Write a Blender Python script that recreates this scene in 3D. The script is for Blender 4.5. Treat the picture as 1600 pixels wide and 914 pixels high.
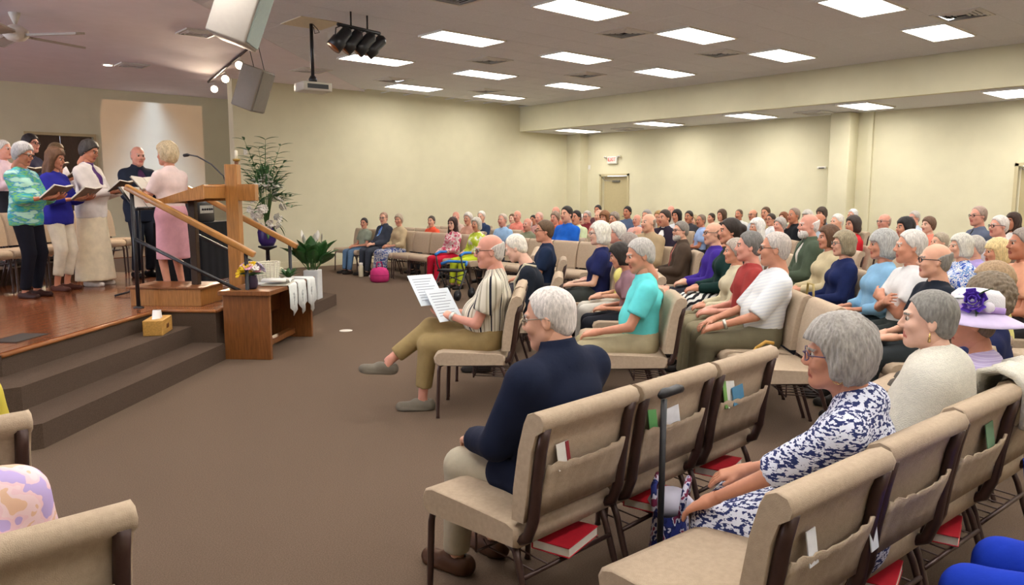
import bpy, bmesh, math, random
import numpy as np
from mathutils import Vector, Matrix, Euler
for _o in list(bpy.data.objects): bpy.data.objects.remove(_o)
SC = bpy.context.scene
COL = SC.collection
# ------------------------------------------------------------------ camera
YAW, PITCH, FPX, HC = 0.8476, 0.1257, 1202.4, 1.567
_cd = bpy.data.cameras.new('camera'); CAM = bpy.data.objects.new('camera', _cd); COL.objects.link(CAM)
_cd.sensor_fit = 'HORIZONTAL'; _cd.sensor_width = 36.0; _cd.lens = 36.0*FPX/1600.0
_cd.clip_start = 0.05; _cd.clip_end = 100
CAM.location = (0, 0, HC)
CAM.rotation_euler = Euler((math.pi/2-PITCH, 0, YAW-math.pi/2), 'XYZ')
SC.camera = CAM
# ------------------------------------------------------------------ world, exposure
W = bpy.data.worlds.new('world'); SC.world = W; W.use_nodes = True
W.node_tree.nodes['Background'].inputs[0].default_value = (0.8, 0.85, 1, 1)
W.node_tree.nodes['Background'].inputs[1].default_value = 15.0
SC.view_settings.view_transform = 'Standard'
SC.view_settings.look = 'None'
SC.view_settings.gamma = 1.0
SC.view_settings.use_curve_mapping = False
SC.view_settings.exposure = 0.0
TROFFER = 19.5          # diffuser emission of the ceiling troffers
RECW = 240.0             # recessed lamps over the stage, most of them added to brighten it
SPOTW = 480.0            # stage track lamps
# ------------------------------------------------------------------ helpers
S2 = math.sqrt(2.0)
def UV(u, v, z=0.0):            # stage frame (u along the platform edge, v into the platform) -> world
    return Vector(((u-v)/S2, (u+v)/S2, z))
def lin(c):
    c = c/255.0
    return c/12.92 if c <= .04045 else ((c+.055)/1.055)**2.4
def rgb(c):
    if isinstance(c, str):
        c = c.lstrip('#'); c = [int(c[i:i+2], 16) for i in (0, 2, 4)]
    return (lin(c[0]), lin(c[1]), lin(c[2]), 1.0)
MATS = {}
def mat(name, col, rough=.7, var=.12, scale=25, bump=0.0, bscale=200, spec=.3, metal=0.0, emit=None, estr=0, sheen=0, coat=0, stretch=None, alpha=None, trans=0):
    if name in MATS: return MATS[name]
    m = bpy.data.materials.new(name); m.use_nodes = True
    nt = m.node_tree; b = nt.nodes['Principled BSDF']
    c = rgb(col)
    b.inputs['Base Color'].default_value = c
    b.inputs['Roughness'].default_value = rough
    b.inputs['Specular IOR Level'].default_value = spec
    b.inputs['Metallic'].default_value = metal
    if sheen: b.inputs['Sheen Weight'].default_value = sheen
    if coat: b.inputs['Coat Weight'].default_value = coat; b.inputs['Coat Roughness'].default_value = .12
    if trans: b.inputs['Transmission Weight'].default_value = trans
    tc = nt.nodes.new('ShaderNodeTexCoord')
    src = tc.outputs['Object']
    if stretch:
        mp = nt.nodes.new('ShaderNodeMapping'); mp.inputs['Scale'].default_value = stretch
        nt.links.new(src, mp.inputs['Vector']); src = mp.outputs['Vector']
    if var:
        n = nt.nodes.new('ShaderNodeTexNoise'); n.inputs['Scale'].default_value = scale; n.inputs['Detail'].default_value = 4
        nt.links.new(src, n.inputs['Vector'])
        mr = nt.nodes.new('ShaderNodeMapRange')
        mr.inputs['From Min'].default_value = .25; mr.inputs['From Max'].default_value = .75
        mr.inputs['To Min'].default_value = 1-var; mr.inputs['To Max'].default_value = 1+var
        nt.links.new(n.outputs['Fac'], mr.inputs['Value'])
        mx = nt.nodes.new('ShaderNodeVectorMath'); mx.operation = 'SCALE'
        mx.inputs[0].default_value = c[:3]
        nt.links.new(mr.outputs['Result'], mx.inputs['Scale'])
        nt.links.new(mx.outputs['Vector'], b.inputs['Base Color'])
    if bump:
        n2 = nt.nodes.new('ShaderNodeTexNoise'); n2.inputs['Scale'].default_value = bscale; n2.inputs['Detail'].default_value = 3
        nt.links.new(src, n2.inputs['Vector'])
        bp = nt.nodes.new('ShaderNodeBump'); bp.inputs['Strength'].default_value = bump; bp.inputs['Distance'].default_value = .01
        nt.links.new(n2.outputs['Fac'], bp.inputs['Height']); nt.links.new(bp.outputs['Normal'], b.inputs['Normal'])
    if emit is not None:
        b.inputs['Emission Color'].default_value = rgb(emit); b.inputs['Emission Strength'].default_value = estr
    MATS[name] = m
    return m
def random_tint(m, amt):
    nt = m.node_tree; b = nt.nodes['Principled BSDF']; oi = nt.nodes.new('ShaderNodeObjectInfo')
    mr = nt.nodes.new('ShaderNodeMapRange'); mr.inputs['To Min'].default_value = 1-amt; mr.inputs['To Max'].default_value = 1+amt
    nt.links.new(oi.outputs['Random'], mr.inputs['Value'])
    mx = nt.nodes.new('ShaderNodeVectorMath'); mx.operation = 'SCALE'
    src = b.inputs['Base Color'].links[0].from_socket
    nt.links.new(src, mx.inputs[0]); nt.links.new(mr.outputs['Result'], mx.inputs['Scale']); nt.links.new(mx.outputs['Vector'], b.inputs['Base Color'])
def pattern(name, kind, cols, scale=20, rough=.75, stretch=(1, 1, 1), dist=0.0):
    """procedural cloth prints: stripes, wave, blotch, speckle, check"""
    if name in MATS: return MATS[name]
    m = bpy.data.materials.new(name); m.use_nodes = True
    nt = m.node_tree; b = nt.nodes['Principled BSDF']; b.inputs['Roughness'].default_value = rough; b.inputs['Specular IOR Level'].default_value = .2
    tc = nt.nodes.new('ShaderNodeTexCoord'); mp = nt.nodes.new('ShaderNodeMapping'); mp.inputs['Scale'].default_value = stretch
    nt.links.new(tc.outputs['Object'], mp.inputs['Vector'])
    if kind in ('stripes', 'wave'):
        t = nt.nodes.new('ShaderNodeTexWave'); t.inputs['Scale'].default_value = scale; t.inputs['Distortion'].default_value = dist
        t.inputs['Detail'].default_value = 1; t.bands_direction = 'DIAGONAL'; out = t.outputs['Fac']
    elif kind == 'radial':
        mp.inputs['Location'].default_value = (0, .13, 0)
        g = nt.nodes.new('ShaderNodeTexGradient'); g.gradient_type = 'RADIAL'; nt.links.new(mp.outputs['Vector'], g.inputs['Vector'])
        t = nt.nodes.new('ShaderNodeMath'); t.operation = 'MULTIPLY'; t.inputs[1].default_value = scale; nt.links.new(g.outputs['Fac'], t.inputs[0])
        fr = nt.nodes.new('ShaderNodeMath'); fr.operation = 'FRACT'; nt.links.new(t.outputs[0], fr.inputs[0]); out = fr.outputs[0]
    elif kind == 'voronoi':
        t = nt.nodes.new('ShaderNodeTexVoronoi'); t.inputs['Scale'].default_value = scale; out = t.outputs['Distance']
    else:
        t = nt.nodes.new('ShaderNodeTexNoise'); t.inputs['Scale'].default_value = scale; t.inputs['Detail'].default_value = 2 if kind == 'blotch' else 6; out = t.outputs['Fac']
    if kind != 'radial': nt.links.new(mp.outputs['Vector'], t.inputs['Vector'])
    r = nt.nodes.new('ShaderNodeValToRGB'); r.color_ramp.interpolation = 'CONSTANT' if kind != 'soft' else 'LINEAR'
    n = len(cols)
    lo, hi = (.36, .64) if kind in ('blotch', 'speckle', 'soft') else ((.0, .75) if kind == 'voronoi' else (0, 1))
    els = r.color_ramp.elements
    while len(els) < n: els.new(.5)
    for i, c in enumerate(cols):
        p, cc = (c if isinstance(c, tuple) and isinstance(c[0], float) else (lo+(hi-lo)*i/n if i else 0.0, c))
        els[i].position = p; els[i].color = rgb(cc)
    nt.links.new(out, r.inputs['Fac']); nt.links.new(r.outputs['Color'], b.inputs['Base Color'])
    MATS[name] = m
    return m
def tag(o, label=None, cat=None, group=None, kind=None):
    if label: o['label'] = label
    if cat: o['category'] = cat
    if group: o['group'] = group
    if kind: o['kind'] = kind
    return o
def empty(name, loc=(0, 0, 0), rz=0.0, label=None, cat=None, group=None):
    o = bpy.data.objects.new(name, None); COL.objects.link(o)
    o.empty_display_size = .1
    o.location = loc; o.rotation_euler = (0, 0, rz)
    return tag(o, label, cat, group)
def link(name, me, parent=None, loc=None, rot=None):
    o = bpy.data.objects.new(name, me); COL.objects.link(o)
    if parent: o.parent = parent
    if loc is not None: o.location = loc
    if rot is not None: o.rotation_euler = rot
    return o
def copy_tree(o, parent=None):
    c = o.copy(); COL.objects.link(c); c.parent = parent
    for ch in o.children: copy_tree(ch, c)
    return c
class MB:
    """mesh builder on a bmesh"""
    def __init__(s): s.bm = bmesh.new(); s.mi = 0
    def _fin(s, f0, smooth):
        s.bm.faces.ensure_lookup_table()
        for f in s.bm.faces[f0:]:
            f.material_index = s.mi; f.smooth = smooth
    def box(s, c, d, rot=None, bev=0.0, seg=2, smooth=False):
        f0 = len(s.bm.faces)
        r = bmesh.ops.create_cube(s.bm, size=1.0)
        vs = r['verts']
        bmesh.ops.scale(s.bm, vec=Vector(d), verts=vs)
        if bev:
            es = list({e for v in vs for e in v.link_edges})
            rr = bmesh.ops.bevel(s.bm, geom=es, offset=bev, segments=seg, affect='EDGES', profile=.5)
            vs = list({v for f in s.bm.faces[f0:] for v in f.verts}) if f0 else list(s.bm.verts)
            smooth = bev >= .012
        if f0 and bev:
            s.bm.faces.ensure_lookup_table(); vs = list({v for f in s.bm.faces[f0:] for v in f.verts})
        M = Matrix.Translation(Vector(c))
        if rot is not None: M = M @ (rot if isinstance(rot, Matrix) else Euler(rot).to_matrix().to_4x4())
        bmesh.ops.transform(s.bm, matrix=M, verts=vs)
        s._fin(f0, smooth); return s
    def tube(s, pts, r, seg=8, cap=True, smooth=True):
        pts = [Vector(p) for p in pts]; n = len(pts)
        rs = r if isinstance(r, (list, tuple)) else [r]*n
        f0 = len(s.bm.faces); rings = []; prev = None
        for i, p in enumerate(pts):
            t = (pts[min(i+1, n-1)]-pts[max(i-1, 0)]).normalized()
            if prev is None:
                a = Vector((0, 0, 1)) if abs(t.z) < .9 else Vector((1, 0, 0))
                x = t.cross(a).normalized()
            else:
                x = (prev-t*prev.dot(t)).normalized()
            prev = x; y = t.cross(x)
            rings.append([s.bm.verts.new(p+(x*math.cos(2*math.pi*k/seg)+y*math.sin(2*math.pi*k/seg))*rs[i]) for k in range(seg)])
        for a, b in zip(rings[:-1], rings[1:]):
            for k in range(seg): s.bm.faces.new((a[k], a[(k+1) % seg], b[(k+1) % seg], b[k]))
        if cap:
            s.bm.faces.new(rings[0][::-1]); s.bm.faces.new(rings[-1])
        s._fin(f0, smooth); return s
    def lathe(s, prof, c=(0, 0, 0), seg=20, smooth=True):
        f0 = len(s.bm.faces); c = Vector(c); rings = []
        for r, z in prof:
            rings.append([s.bm.verts.new(c+Vector((r*math.cos(2*math.pi*k/seg), r*math.sin(2*math.pi*k/seg), z))) for k in range(seg)])
        for a, b in zip(rings[:-1], rings[1:]):
            for k in range(seg): s.bm.faces.new((a[k], a[(k+1) % seg], b[(k+1) % seg], b[k]))
        s.bm.faces.new(rings[0][::-1]); s.bm.faces.new(rings[-1])
        s._fin(f0, smooth); return s
    def prism(s, poly, z0, z1, smooth=False):
        f0 = len(s.bm.faces)
        a = [s.bm.verts.new((p[0], p[1], z0)) for p in poly]; b = [s.bm.verts.new((p[0], p[1], z1)) for p in poly]
        n = len(poly)
        for k in range(n): s.bm.faces.new((a[k], a[(k+1) % n], b[(k+1) % n], b[k]))
        s.bm.faces.new(a[::-1]); s.bm.faces.new(b)
        s._fin(f0, smooth); return s
    def sheet(s, grid, thick=0.0, smooth=True):
        """grid of points [i][j]; thick closes it into a slab along its normal"""
        f0 = len(s.bm.faces); G = [[Vector(p) for p in row] for row in grid]
        ni, nj = len(G), len(G[0])
        V = [[s.bm.verts.new(p) for p in row] for row in G]
        for i in range(ni-1):
            for j in range(nj-1): s.bm.faces.new((V[i][j], V[i+1][j], V[i+1][j+1], V[i][j+1]))
        if thick:
            N = []
            for i in range(ni):
                row = []
                for j in range(nj):
                    du = G[min(i+1, ni-1)][j]-G[max(i-1, 0)][j]; dv = G[i][min(j+1, nj-1)]-G[i][max(j-1, 0)]
                    row.append(du.cross(dv).normalized())
                N.append(row)
            B = [[s.bm.verts.new(G[i][j]-N[i][j]*thick) for j in range(nj)] for i in range(ni)]
            for i in range(ni-1):
                for j in range(nj-1): s.bm.faces.new((B[i][j+1], B[i+1][j+1], B[i+1][j], B[i][j]))
            for i in range(ni-1):
                s.bm.faces.new((V[i+1][0], V[i][0], B[i][0], B[i+1][0])); s.bm.faces.new((V[i][-1], V[i+1][-1], B[i+1][-1], B[i][-1]))
            for j in range(nj-1):
                s.bm.faces.new((V[0][j], V[0][j+1], B[0][j+1], B[0][j])); s.bm.faces.new((V[-1][j+1], V[-1][j], B[-1][j], B[-1][j+1]))
        s._fin(f0, smooth); return s
    def mesh(s, name, mats):
        me = bpy.data.meshes.new(name)
        bmesh.ops.recalc_face_normals(s.bm, faces=s.bm.faces[:])
        s.bm.to_mesh(me); s.bm.free()
        for m in (mats if isinstance(mats, (list, tuple)) else [mats]): me.materials.append(m)
        return me
    def obj(s, name, mats, parent=None, loc=None, rot=None):
        return link(name, s.mesh(name, mats), parent, loc, rot)
def frame_mat(o, x, y, z):
    return Matrix(((x[0], y[0], z[0], o[0]), (x[1], y[1], z[1], o[1]), (x[2], y[2], z[2], o[2]), (0, 0, 0, 1)))
# ------------------------------------------------------------------ room shell
H, HS, XS, XB, YW = 3.91, 3.26, 14.08, 16.2, 15.63       # ceiling, low ceiling, soffit, rear wall, side wall
YST, XST = 19.08, -8.19                                     # stage alcove walls
X0, Y0 = -4.74, -5.3
M_WALL = mat('wall_paint', '#d4ceb0', rough=.85, var=.03, scale=3, bump=.08, bscale=300, spec=.15)
M_CEIL = mat('ceiling_tile_mineral', '#dfe0e6', rough=.95, var=.06, scale=60, bump=.25, bscale=160, spec=.1)
M_GYP = mat('gypsum_ceiling', '#e9e2ea', rough=.9, var=.03, scale=4, spec=.15)
M_GRID = mat('ceiling_grid_metal', '#dfe0e6', rough=.7, var=0)
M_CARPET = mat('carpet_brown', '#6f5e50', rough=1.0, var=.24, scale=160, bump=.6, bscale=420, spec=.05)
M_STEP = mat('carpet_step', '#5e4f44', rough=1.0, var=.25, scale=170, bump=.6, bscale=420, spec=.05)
M_BASE = mat('baseboard_paint', '#d2c9a8', rough=.6, var=.03)
M_WHITE = mat('white_enamel', '#dedbd2', rough=.45, var=.03)
M_BLACK = mat('black_metal', '#15151a', rough=.4, var=.1, spec=.5)
M_WOOD = mat('honey_oak', '#a5713a', rough=.38, var=.3, scale=6, stretch=(14, 14, 1.2), spec=.45, coat=.2)
M_WOOD2 = mat('dark_oak', '#7d4c25', rough=.4, var=.3, scale=6, stretch=(14, 14, 1.2), spec=.45, coat=.2)
M_FLOORW = mat('stage_board_gloss', '#7a4425', rough=.2, var=.18, scale=4, stretch=(1.2, 14, 14), spec=.5, coat=.35); random_tint(M_FLOORW, .16)
def struct(name, mb, m, parent=None):
    o = mb.obj(name, m, parent); o['kind'] = 'structure'; return o
HW = H+.10
floor = struct('floor', MB().box(((X0+XB)/2-2, (Y0+YST)/2, -.06), (XB-XST+3, YST-Y0+1, .12)), M_CARPET)
struct('wall_side', MB().box(((6.28+XB)/2+.1, YW+.12, HW/2), (XB-6.28+.2, .24, HW)), M_WALL)
# return wall from the side wall back to the stage wall
struct('wall_stage_return', MB().prism([(6.28, YW+.02), (6.52, YW+.02), (8.0, YST), (7.74, YST)], 0, HW), M_WALL)
# stage wall with the opening of the brown door
DX0, DX1, DZ = 3.25, 4.5, 2.84
mb = MB()
mb.box(((XST+DX0)/2, YST+.1, HW/2), (DX0-XST, .2, HW)).box(((DX1+8.0)/2, YST+.1, HW/2), (8.0-DX1, .2, HW)).box(((DX0+DX1)/2, YST+.1, (DZ+HW)/2), (DX1-DX0, .2, HW-DZ))
struct('wall_stage', mb, M_WALL)
d = empty('door_1', ((DX0+DX1)/2, YST+.05, .48)); d['kind'] = 'structure'; d['label'] = 'dark brown double door in the stage wall'
for s in (-1, 1): MB().box((s*(DX1-DX0)/4, .06, (DZ-.48)/2), ((DX1-DX0)/2-.006, .05, DZ-.48), bev=.004).obj('door_leaf', mat('door_brown', '#4a382b', rough=.4, var=.15, scale=8, stretch=(10, 10, 1)), d)
mb = MB(); mb.box((-(DX1-DX0)/2-.03, -.05, (DZ-.48)/2), (.06, .06, DZ-.48)).box(((DX1-DX0)/2+.03, -.05, (DZ-.48)/2), (.06, .06, DZ-.48)).box((0, -.05, DZ-.45), (DX1-DX0+.12, .06, .06))
mb.obj('door_frame', mat('door_frame_paint', '#b8a880', rough=.5, var=.03), d)
for s in (-1, 1): MB().tube([(s*.06, .03, .95), (s*.06, -.01, .95), (s*.14, -.012, .95)], .012).obj('door_handle', mat('brass', '#b89a58', rough=.3, metal=.8, var=0), d)
# rear wall with two door openings
def door_rear(n, y, w, label):
    d = empty('door_%d' % n, (XB, y, 0)); d['kind'] = 'structure'; d['label'] = label
    MB().box((.12, 0, 1.045), (.05, w-.02, 2.09), bev=.004).obj('door_leaf', mat('door_cream', '#b9ac86', rough=.5, var=.03), d)
    mb = MB()
    for s in (-1, 1): mb.box((-.01, s*(w/2+.03), 1.07), (.05, .06, 2.14))
    mb.box((-.01, 0, 2.12), (.05, w+.12, .06)); mb.obj('door_frame', mat('door_frame_cream', '#bdb18c', rough=.5, var=.03), d)
    MB().box((.07, 0, 1.95), (.05, .26, .06), bev=.01).tube([(.06, .1, 1.95), (-.06, .3, 1.97), (-.03, .42, 2.06)], .01).obj('door_closer', mat('closer_grey', '#77746c', rough=.4, metal=.5, var=0), d)
    MB().tube([(.1, -w/2+.1, 1.0), (.03, -w/2+.1, 1.0), (.03, -w/2+.2, 1.0)], .011).obj('door_handle', MATS['closer_grey'], d)
yd1, yd2, wd = 14.11, 4.03, .93
mb = MB(); ys = [Y0, yd2-wd/2, yd2+wd/2, yd1-wd/2, yd1+wd/2, YW+.2]
for a, b in ((0, 1), (2, 3), (4, 5)): mb.box((XB+.12, (ys[a]+ys[b])/2, HW/2), (.24, ys[b]-ys[a], HW))
for y in (yd1, yd2): mb.box((XB+.12, y, (2.1+HW)/2), (.24, wd, HW-2.1))
struct('wall_rear', mb, M_WALL)
door_rear(2, yd1, wd, 'cream door under the lit exit sign'); door_rear(3, yd2, wd, 'cream door in the rear wall near the round column')
struct('wall_near', MB().box(((X0+XB)/2, Y0-.1, HW/2), (XB-X0+.6, .2, HW)), M_WALL)
struct('wall_left', MB().box((X0-.1, (Y0+4.6)/2, HW/2), (.2, 4.6-Y0, HW)), M_WALL)
struct('wall_left_return', MB().prism([(X0, 4.61), (X0, 4.37), (XST, 4.0), (XST, 4.24)], 0, HW), M_WALL)
WN = [(6.2, 8.8), (10.2, 12.8), (14.2, 16.8)]  # windows added out of view to brighten the stage with daylight
mb = MB(); ys = [4.0]+[q for w in WN for q in w]+[YST+.2]
for a in range(0, 8, 2): mb.box((XST-.1, (ys[a]+ys[a+1])/2, HW/2), (.2, ys[a+1]-ys[a], HW))
for a, b in WN: mb.box((XST-.1, (a+b)/2, .65), (.2, b-a, 1.3)).box((XST-.1, (a+b)/2, (3.5+HW)/2), (.2, b-a, HW-3.5))
struct('wall_stage_left', mb, M_WALL)
for k, (a, b) in enumerate(WN):
    w = empty('window_%d' % (k+1), (XST-.1, (a+b)/2, 2.4)); w['kind'] = 'structure'
    mb = MB()
    for s in (-1, 0, 1): mb.box((0, s*((b-a)/2-.03), 0), (.08, .06, 2.2))
    for s in (-1, 1): mb.box((0, 0, s*1.07), (.08, b-a, .06))
    mb.obj('window_frame', mat('window_white', '#dcdad2', rough=.5, var=.02), w)
    L = bpy.data.lights.new('window_portal', 'AREA'); L.shape = 'RECTANGLE'; L.size = b-a; L.size_y = 2.2; L.cycles.is_portal = True
    o = bpy.data.objects.new('window_portal', L); COL.objects.link(o); o.parent = w; o.matrix_local = Matrix.Translation((-.15, 0, 0)) @ Vector((1, 0, 0)).to_track_quat('-Z', 'Z').to_matrix().to_4x4()
# soffit beam, low ceiling, columns, pilaster
struct('beam_soffit', MB().box((XS+.06, (Y0+YW)/2, (HS+H)/2), (.12, YW-Y0, H-HS)), M_WALL)
struct('ceiling_low', MB().box(((XS+.12+XB)/2, (Y0+YW)/2, HS+.035), (XB-XS-.12, YW-Y0, .06)), M_CEIL)
struct('column_rear', MB().box((XB-.2, 7.66, HS/2), (.4, .42, HS), bev=.02), M_WALL)
struct('column_rear_strip', MB().box((XB-.035, 7.18, HS/2), (.07, .1, HS)), M_WALL)
struct('pilaster_corner', MB().box((XB-.16, YW-.26, HS/2), (.32, .52, HS)), M_WALL)
# baseboards
struct('baseboard_side', MB().box(((6.28+XB)/2, YW-.012, .07), (XB-6.28, .024, .14), bev=.005), M_BASE)
struct('baseboard_rear', MB().box((XB-.012, 9.3, .07), (.024, 8.6, .14)), M_BASE)
# ------------------------------------------------------------------ ceiling: slab, gypsum field over the stage, tiles and grid
struct('ceiling_slab', MB().box(((XST+XB)/2, (Y0+YST)/2, H+.12), (XB-XST+1, YST-Y0+1, .1)), M_CEIL)
VG = 4.45                                                   # the diagonal where the gypsum begins
g0, g1 = UV(-6, VG), UV(30, VG)
gyp = struct('ceiling_stage', MB().prism([(g0.x, g0.y), (g1.x, g1.y), (XST-12, YST+12)], H-.012, H+.02), M_GYP)
ceil = empty('ceiling', (0, 0, H)); ceil['kind'] = 'structure'
TX, TY = 7.33, 14.29                                        # a troffer centre fixes the 0.61 m grid
TR = []  # grid runs on past the view; panels there are added to light the foreground
for i in range(-3, 3):
    for j in range(0, 8):
        x, y = TX+2.44*i, TY-2.44*j
        if x < XS and y > Y0 and (y-x)/S2 < 4.0 and x > X0+.7:
            if i < 0 and j < 3: continue
            TR.append((x, y))
TRset = {(round((x-TX)/.61), round((y-TY)/.61)) for x, y in TR}
import itertools
VENTS = [(8.85, 7.58), (11.3, 7.62), (8.9, 10.68), (11.33, 10.68), (8.9, 13.72), (11.4, 13.85), (7.03, 13.66), (11.17, 3.84), (5.8, 7.5)]
VSN = []
for vx, vy in VENTS: VSN.append((round((vx-TX-.305)/.61), round((vy-TY)/.61)))
tile_me = MB().box((0, 0, 0), (.592, .592, .016), bev=.002, seg=1).mesh('ceiling_tile', M_CEIL)
yaw_c, yaw_s = math.cos(YAW), math.sin(YAW)
cells = []
for a in range(-20, 12):
    for b in range(-33, 4):
        x, y = TX+.305+.61*a, TY+.61*b                      # tile centre
        if not (X0 < x < XS-.2 and Y0 < y < YW-.2) or (y-x)/S2 > VG+.5: continue
        if any(tb == b and ta in (a, a+1) for ta, tb in TRset): continue
        if (a, b) in VSN: continue
        dep = (x*yaw_c+y*yaw_s); lat = (x*yaw_s-y*yaw_c)
        dz = H-HC; f = dep*math.cos(PITCH)-dz*math.sin(PITCH)
        if f < .5: vis = False
        else:
            px = 800+FPX*lat/f; py = 457-FPX*(dep*math.sin(PITCH)+dz*math.cos(PITCH))/f
            vis = -40 < px < 1640 and -40 < py < 330
        cells.append((not vis, dep, x, y))
cells.sort()
rest = MB()
for k, (nv, dep, x, y) in enumerate(cells):
    if k < 300 and not nv: link('ceiling_tile', tile_me, ceil, (x, y, .0))
    else: rest.box((x, y, 0), (.596, .596, .014))
ro = rest.obj('ceiling_tile_field', M_CEIL, ceil); ro['kind'] = 'stuff'
gm = MB()
for a in range(-20, 13):
    x = TX+.61*a
    if X0 < x < XS: gm.box((x, (Y0+min(YW, x+VG*S2))/2, -.003), (.02, min(YW, x+VG*S2)-Y0, .012))
for b in range(-33, 4):
    y = TY+.305+.61*b
    if Y0 < y < YW: x0 = max(X0, y-VG*S2); gm.box(((x0+XS)/2, y, -.0032), (XS-x0, .02, .012))
gm.obj('ceiling_grid', M_GRID, ceil)
# ------------------------------------------------------------------ troffers, vents
def troffer_mesh():
    mb = MB()
    for s in (-1, 1): mb.box((0, s*.292, 0), (1.21, .026, .05)).box((s*.592, 0, 0), (.026, .56, .05))
    return mb.mesh('troffer_frame', M_WHITE), MB().box((0, 0, -.004), (1.16, .56, .02), bev=.004, seg=1).mesh('diffuser', mat('troffer_diffuser', '#ffffff', var=0, emit='#fffaf4', estr=TROFFER))
fr_me, df_me = troffer_mesh()
for k, (x, y) in enumerate(TR+[(14.9, 14.25), (14.9, 11.62), (14.9, 9.18), (14.9, 6.74), (14.9, 4.3), (14.9, 1.8), (14.9, -.7), (14.9, -3.1)]):  # low-ceiling panels outside the view are added as well
    low = k >= len(TR)
    t = empty('ceiling_light', (x, y, (HS if low else H)-.006), 0, 'lit white rectangular panel light in the low ceiling beyond the beam' if low else 'lit white rectangular panel light in the main tiled ceiling', 'ceiling light', 'panel lights in the low ceiling' if low else 'panel lights in the main ceiling')
    link('frame', fr_me, t); link('diffuser', df_me, t)
def vent(x, y, z, label, group=None, sc=1.0):
    t = empty('air_vent', (x, y, z), 0, label, 'air vent', group)
    if not hasattr(vent, 'me'):
        mb = MB()
        for s in (-1, 1): mb.box((0, s*.28, -.004), (.6, .04, .02)).box((s*.28, 0, -.004), (.04, .52, .02))
        vent.me = mb.mesh('vent_frame', mat('vent_white', '#d4d2ce', rough=.5, var=.03)); vent.l = []
        for r in (.24, .185, .13, .075):
            mb = MB()
            for k in range(4):
                mb.box((r*math.cos(k*math.pi/2), r*math.sin(k*math.pi/2), -.012), (.024, 2*r+.02, .003), Matrix.Rotation(k*math.pi/2, 4, 'Z') @ Matrix.Rotation(math.radians(-38), 4, 'Y'))
            vent.l.append(mb.mesh('louvre', MATS['vent_white']))
        vent.b = MB().box((0, 0, .03), (.56, .56, .01)).mesh('duct', mat('duct_dark', '#1c1a18', rough=.9, var=0))
    link('frame', vent.me, t)
    for l in vent.l: link('louvre', l, t)
    link('duct', vent.b, t); t.scale = (sc, sc, 1)
for a, b in VSN: vent(TX+.305+.61*a, TY+.61*b, H-.004, 'square louvred air vent set among the ceiling tiles', 'square vents in the tiled ceiling')
for x, y in ((15.5, 13.1), (15.35, 8.0), (15.5, 2.8)): vent(x, y, HS-.01, 'square louvred air vent in the low ceiling beyond the beam', 'square vents in the low ceiling')
vent(4.31, 15.21, H-.02, 'square air vent beside the recessed lamp over the stage', sc=.8); vent(4.2, 11.6, H-.02, 'square air vent partly behind the large white loudspeaker', sc=.8)
# ------------------------------------------------------------------ platform, steps
R45 = math.pi/4
ZP = .48
def uvp(L): return [tuple(UV(u, v)[:2]) for u, v in L]
far = [(6.0, 15.0), (7.6, 18.95), (-8.0, 18.95), (-8.0, 9.0)]
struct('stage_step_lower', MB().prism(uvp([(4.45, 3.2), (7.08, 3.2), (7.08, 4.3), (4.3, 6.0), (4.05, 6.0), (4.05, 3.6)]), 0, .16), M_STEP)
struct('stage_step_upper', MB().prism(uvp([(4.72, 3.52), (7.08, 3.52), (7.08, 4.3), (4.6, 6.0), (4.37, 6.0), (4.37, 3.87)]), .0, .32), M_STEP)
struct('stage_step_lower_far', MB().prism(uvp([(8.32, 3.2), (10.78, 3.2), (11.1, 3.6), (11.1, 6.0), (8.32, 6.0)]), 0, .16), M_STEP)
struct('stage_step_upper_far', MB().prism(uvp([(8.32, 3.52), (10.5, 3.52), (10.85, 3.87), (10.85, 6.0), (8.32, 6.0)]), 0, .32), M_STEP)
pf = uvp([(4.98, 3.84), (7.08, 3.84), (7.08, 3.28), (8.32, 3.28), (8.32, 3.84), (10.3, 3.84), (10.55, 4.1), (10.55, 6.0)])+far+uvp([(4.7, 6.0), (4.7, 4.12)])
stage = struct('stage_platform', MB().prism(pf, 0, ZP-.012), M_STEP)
# glossy boards, laid along the platform edge
rng = random.Random(3); BW = .098
bml = {}
def board(u0, u1, v):
    L = round(u1-u0, 2)
    if L < .12: return
    if L not in bml: bml[L] = MB().box((0, 0, 0), (L-.003, BW-.0025, .014), bev=.0015, seg=1).mesh('floor_board', M_FLOORW)
    o = link('floor_board', bml[L], stage); c = UV((u0+u1)/2, v); o.location = (c.x, c.y, ZP-.0055); o.rotation_euler = (0, 0, R45)
v = 3.28+BW/2; row = 0
while v < 9.6:
    a, b = (7.08, 8.32) if v < 3.84 else (4.98+max(0, 4.12-v)*-1.0+.0 if v < 4.1 else 4.7, 10.3 if v < 4.1 else 10.55)
    if 3.84 <= v < 4.1: a = 4.98-(v-3.84)
    cuts = [a]; x = a+.5+.8*((row*37) % 10)/10
    while x < b-.4: cuts.append(round(x, 2)); x += 1.6+.6*((row*13) % 5)/5
    cuts.append(b)
    for p, q in zip(cuts[:-1], cuts[1:]): board(p, q, v)
    v += BW; row += 1
struct('stage_floor_back', MB().prism(uvp([(4.7, 9.62), (10.55, 9.62)])+[(6.0, 15.0), (7.6, 18.95), (-8, 18.95), (-8, 9.0)], ZP-.012, ZP+.001), M_FLOORW)
struct('choir_riser', MB().prism(uvp([(7.6, 6.7), (10.6, 6.7), (10.6, 7.6), (7.6, 7.6)]), ZP, ZP+.2), M_STEP)
nb = MB()
for (a, b) in (((4.98, 3.84), (7.08, 3.84)), ((7.08, 3.28), (8.32, 3.28)), ((8.32, 3.84), (10.3, 3.84))): nb.tube([UV(a[0], a[1]-.006, ZP-.012), UV(b[0], b[1]-.006, ZP-.012)], .017, 8)
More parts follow.
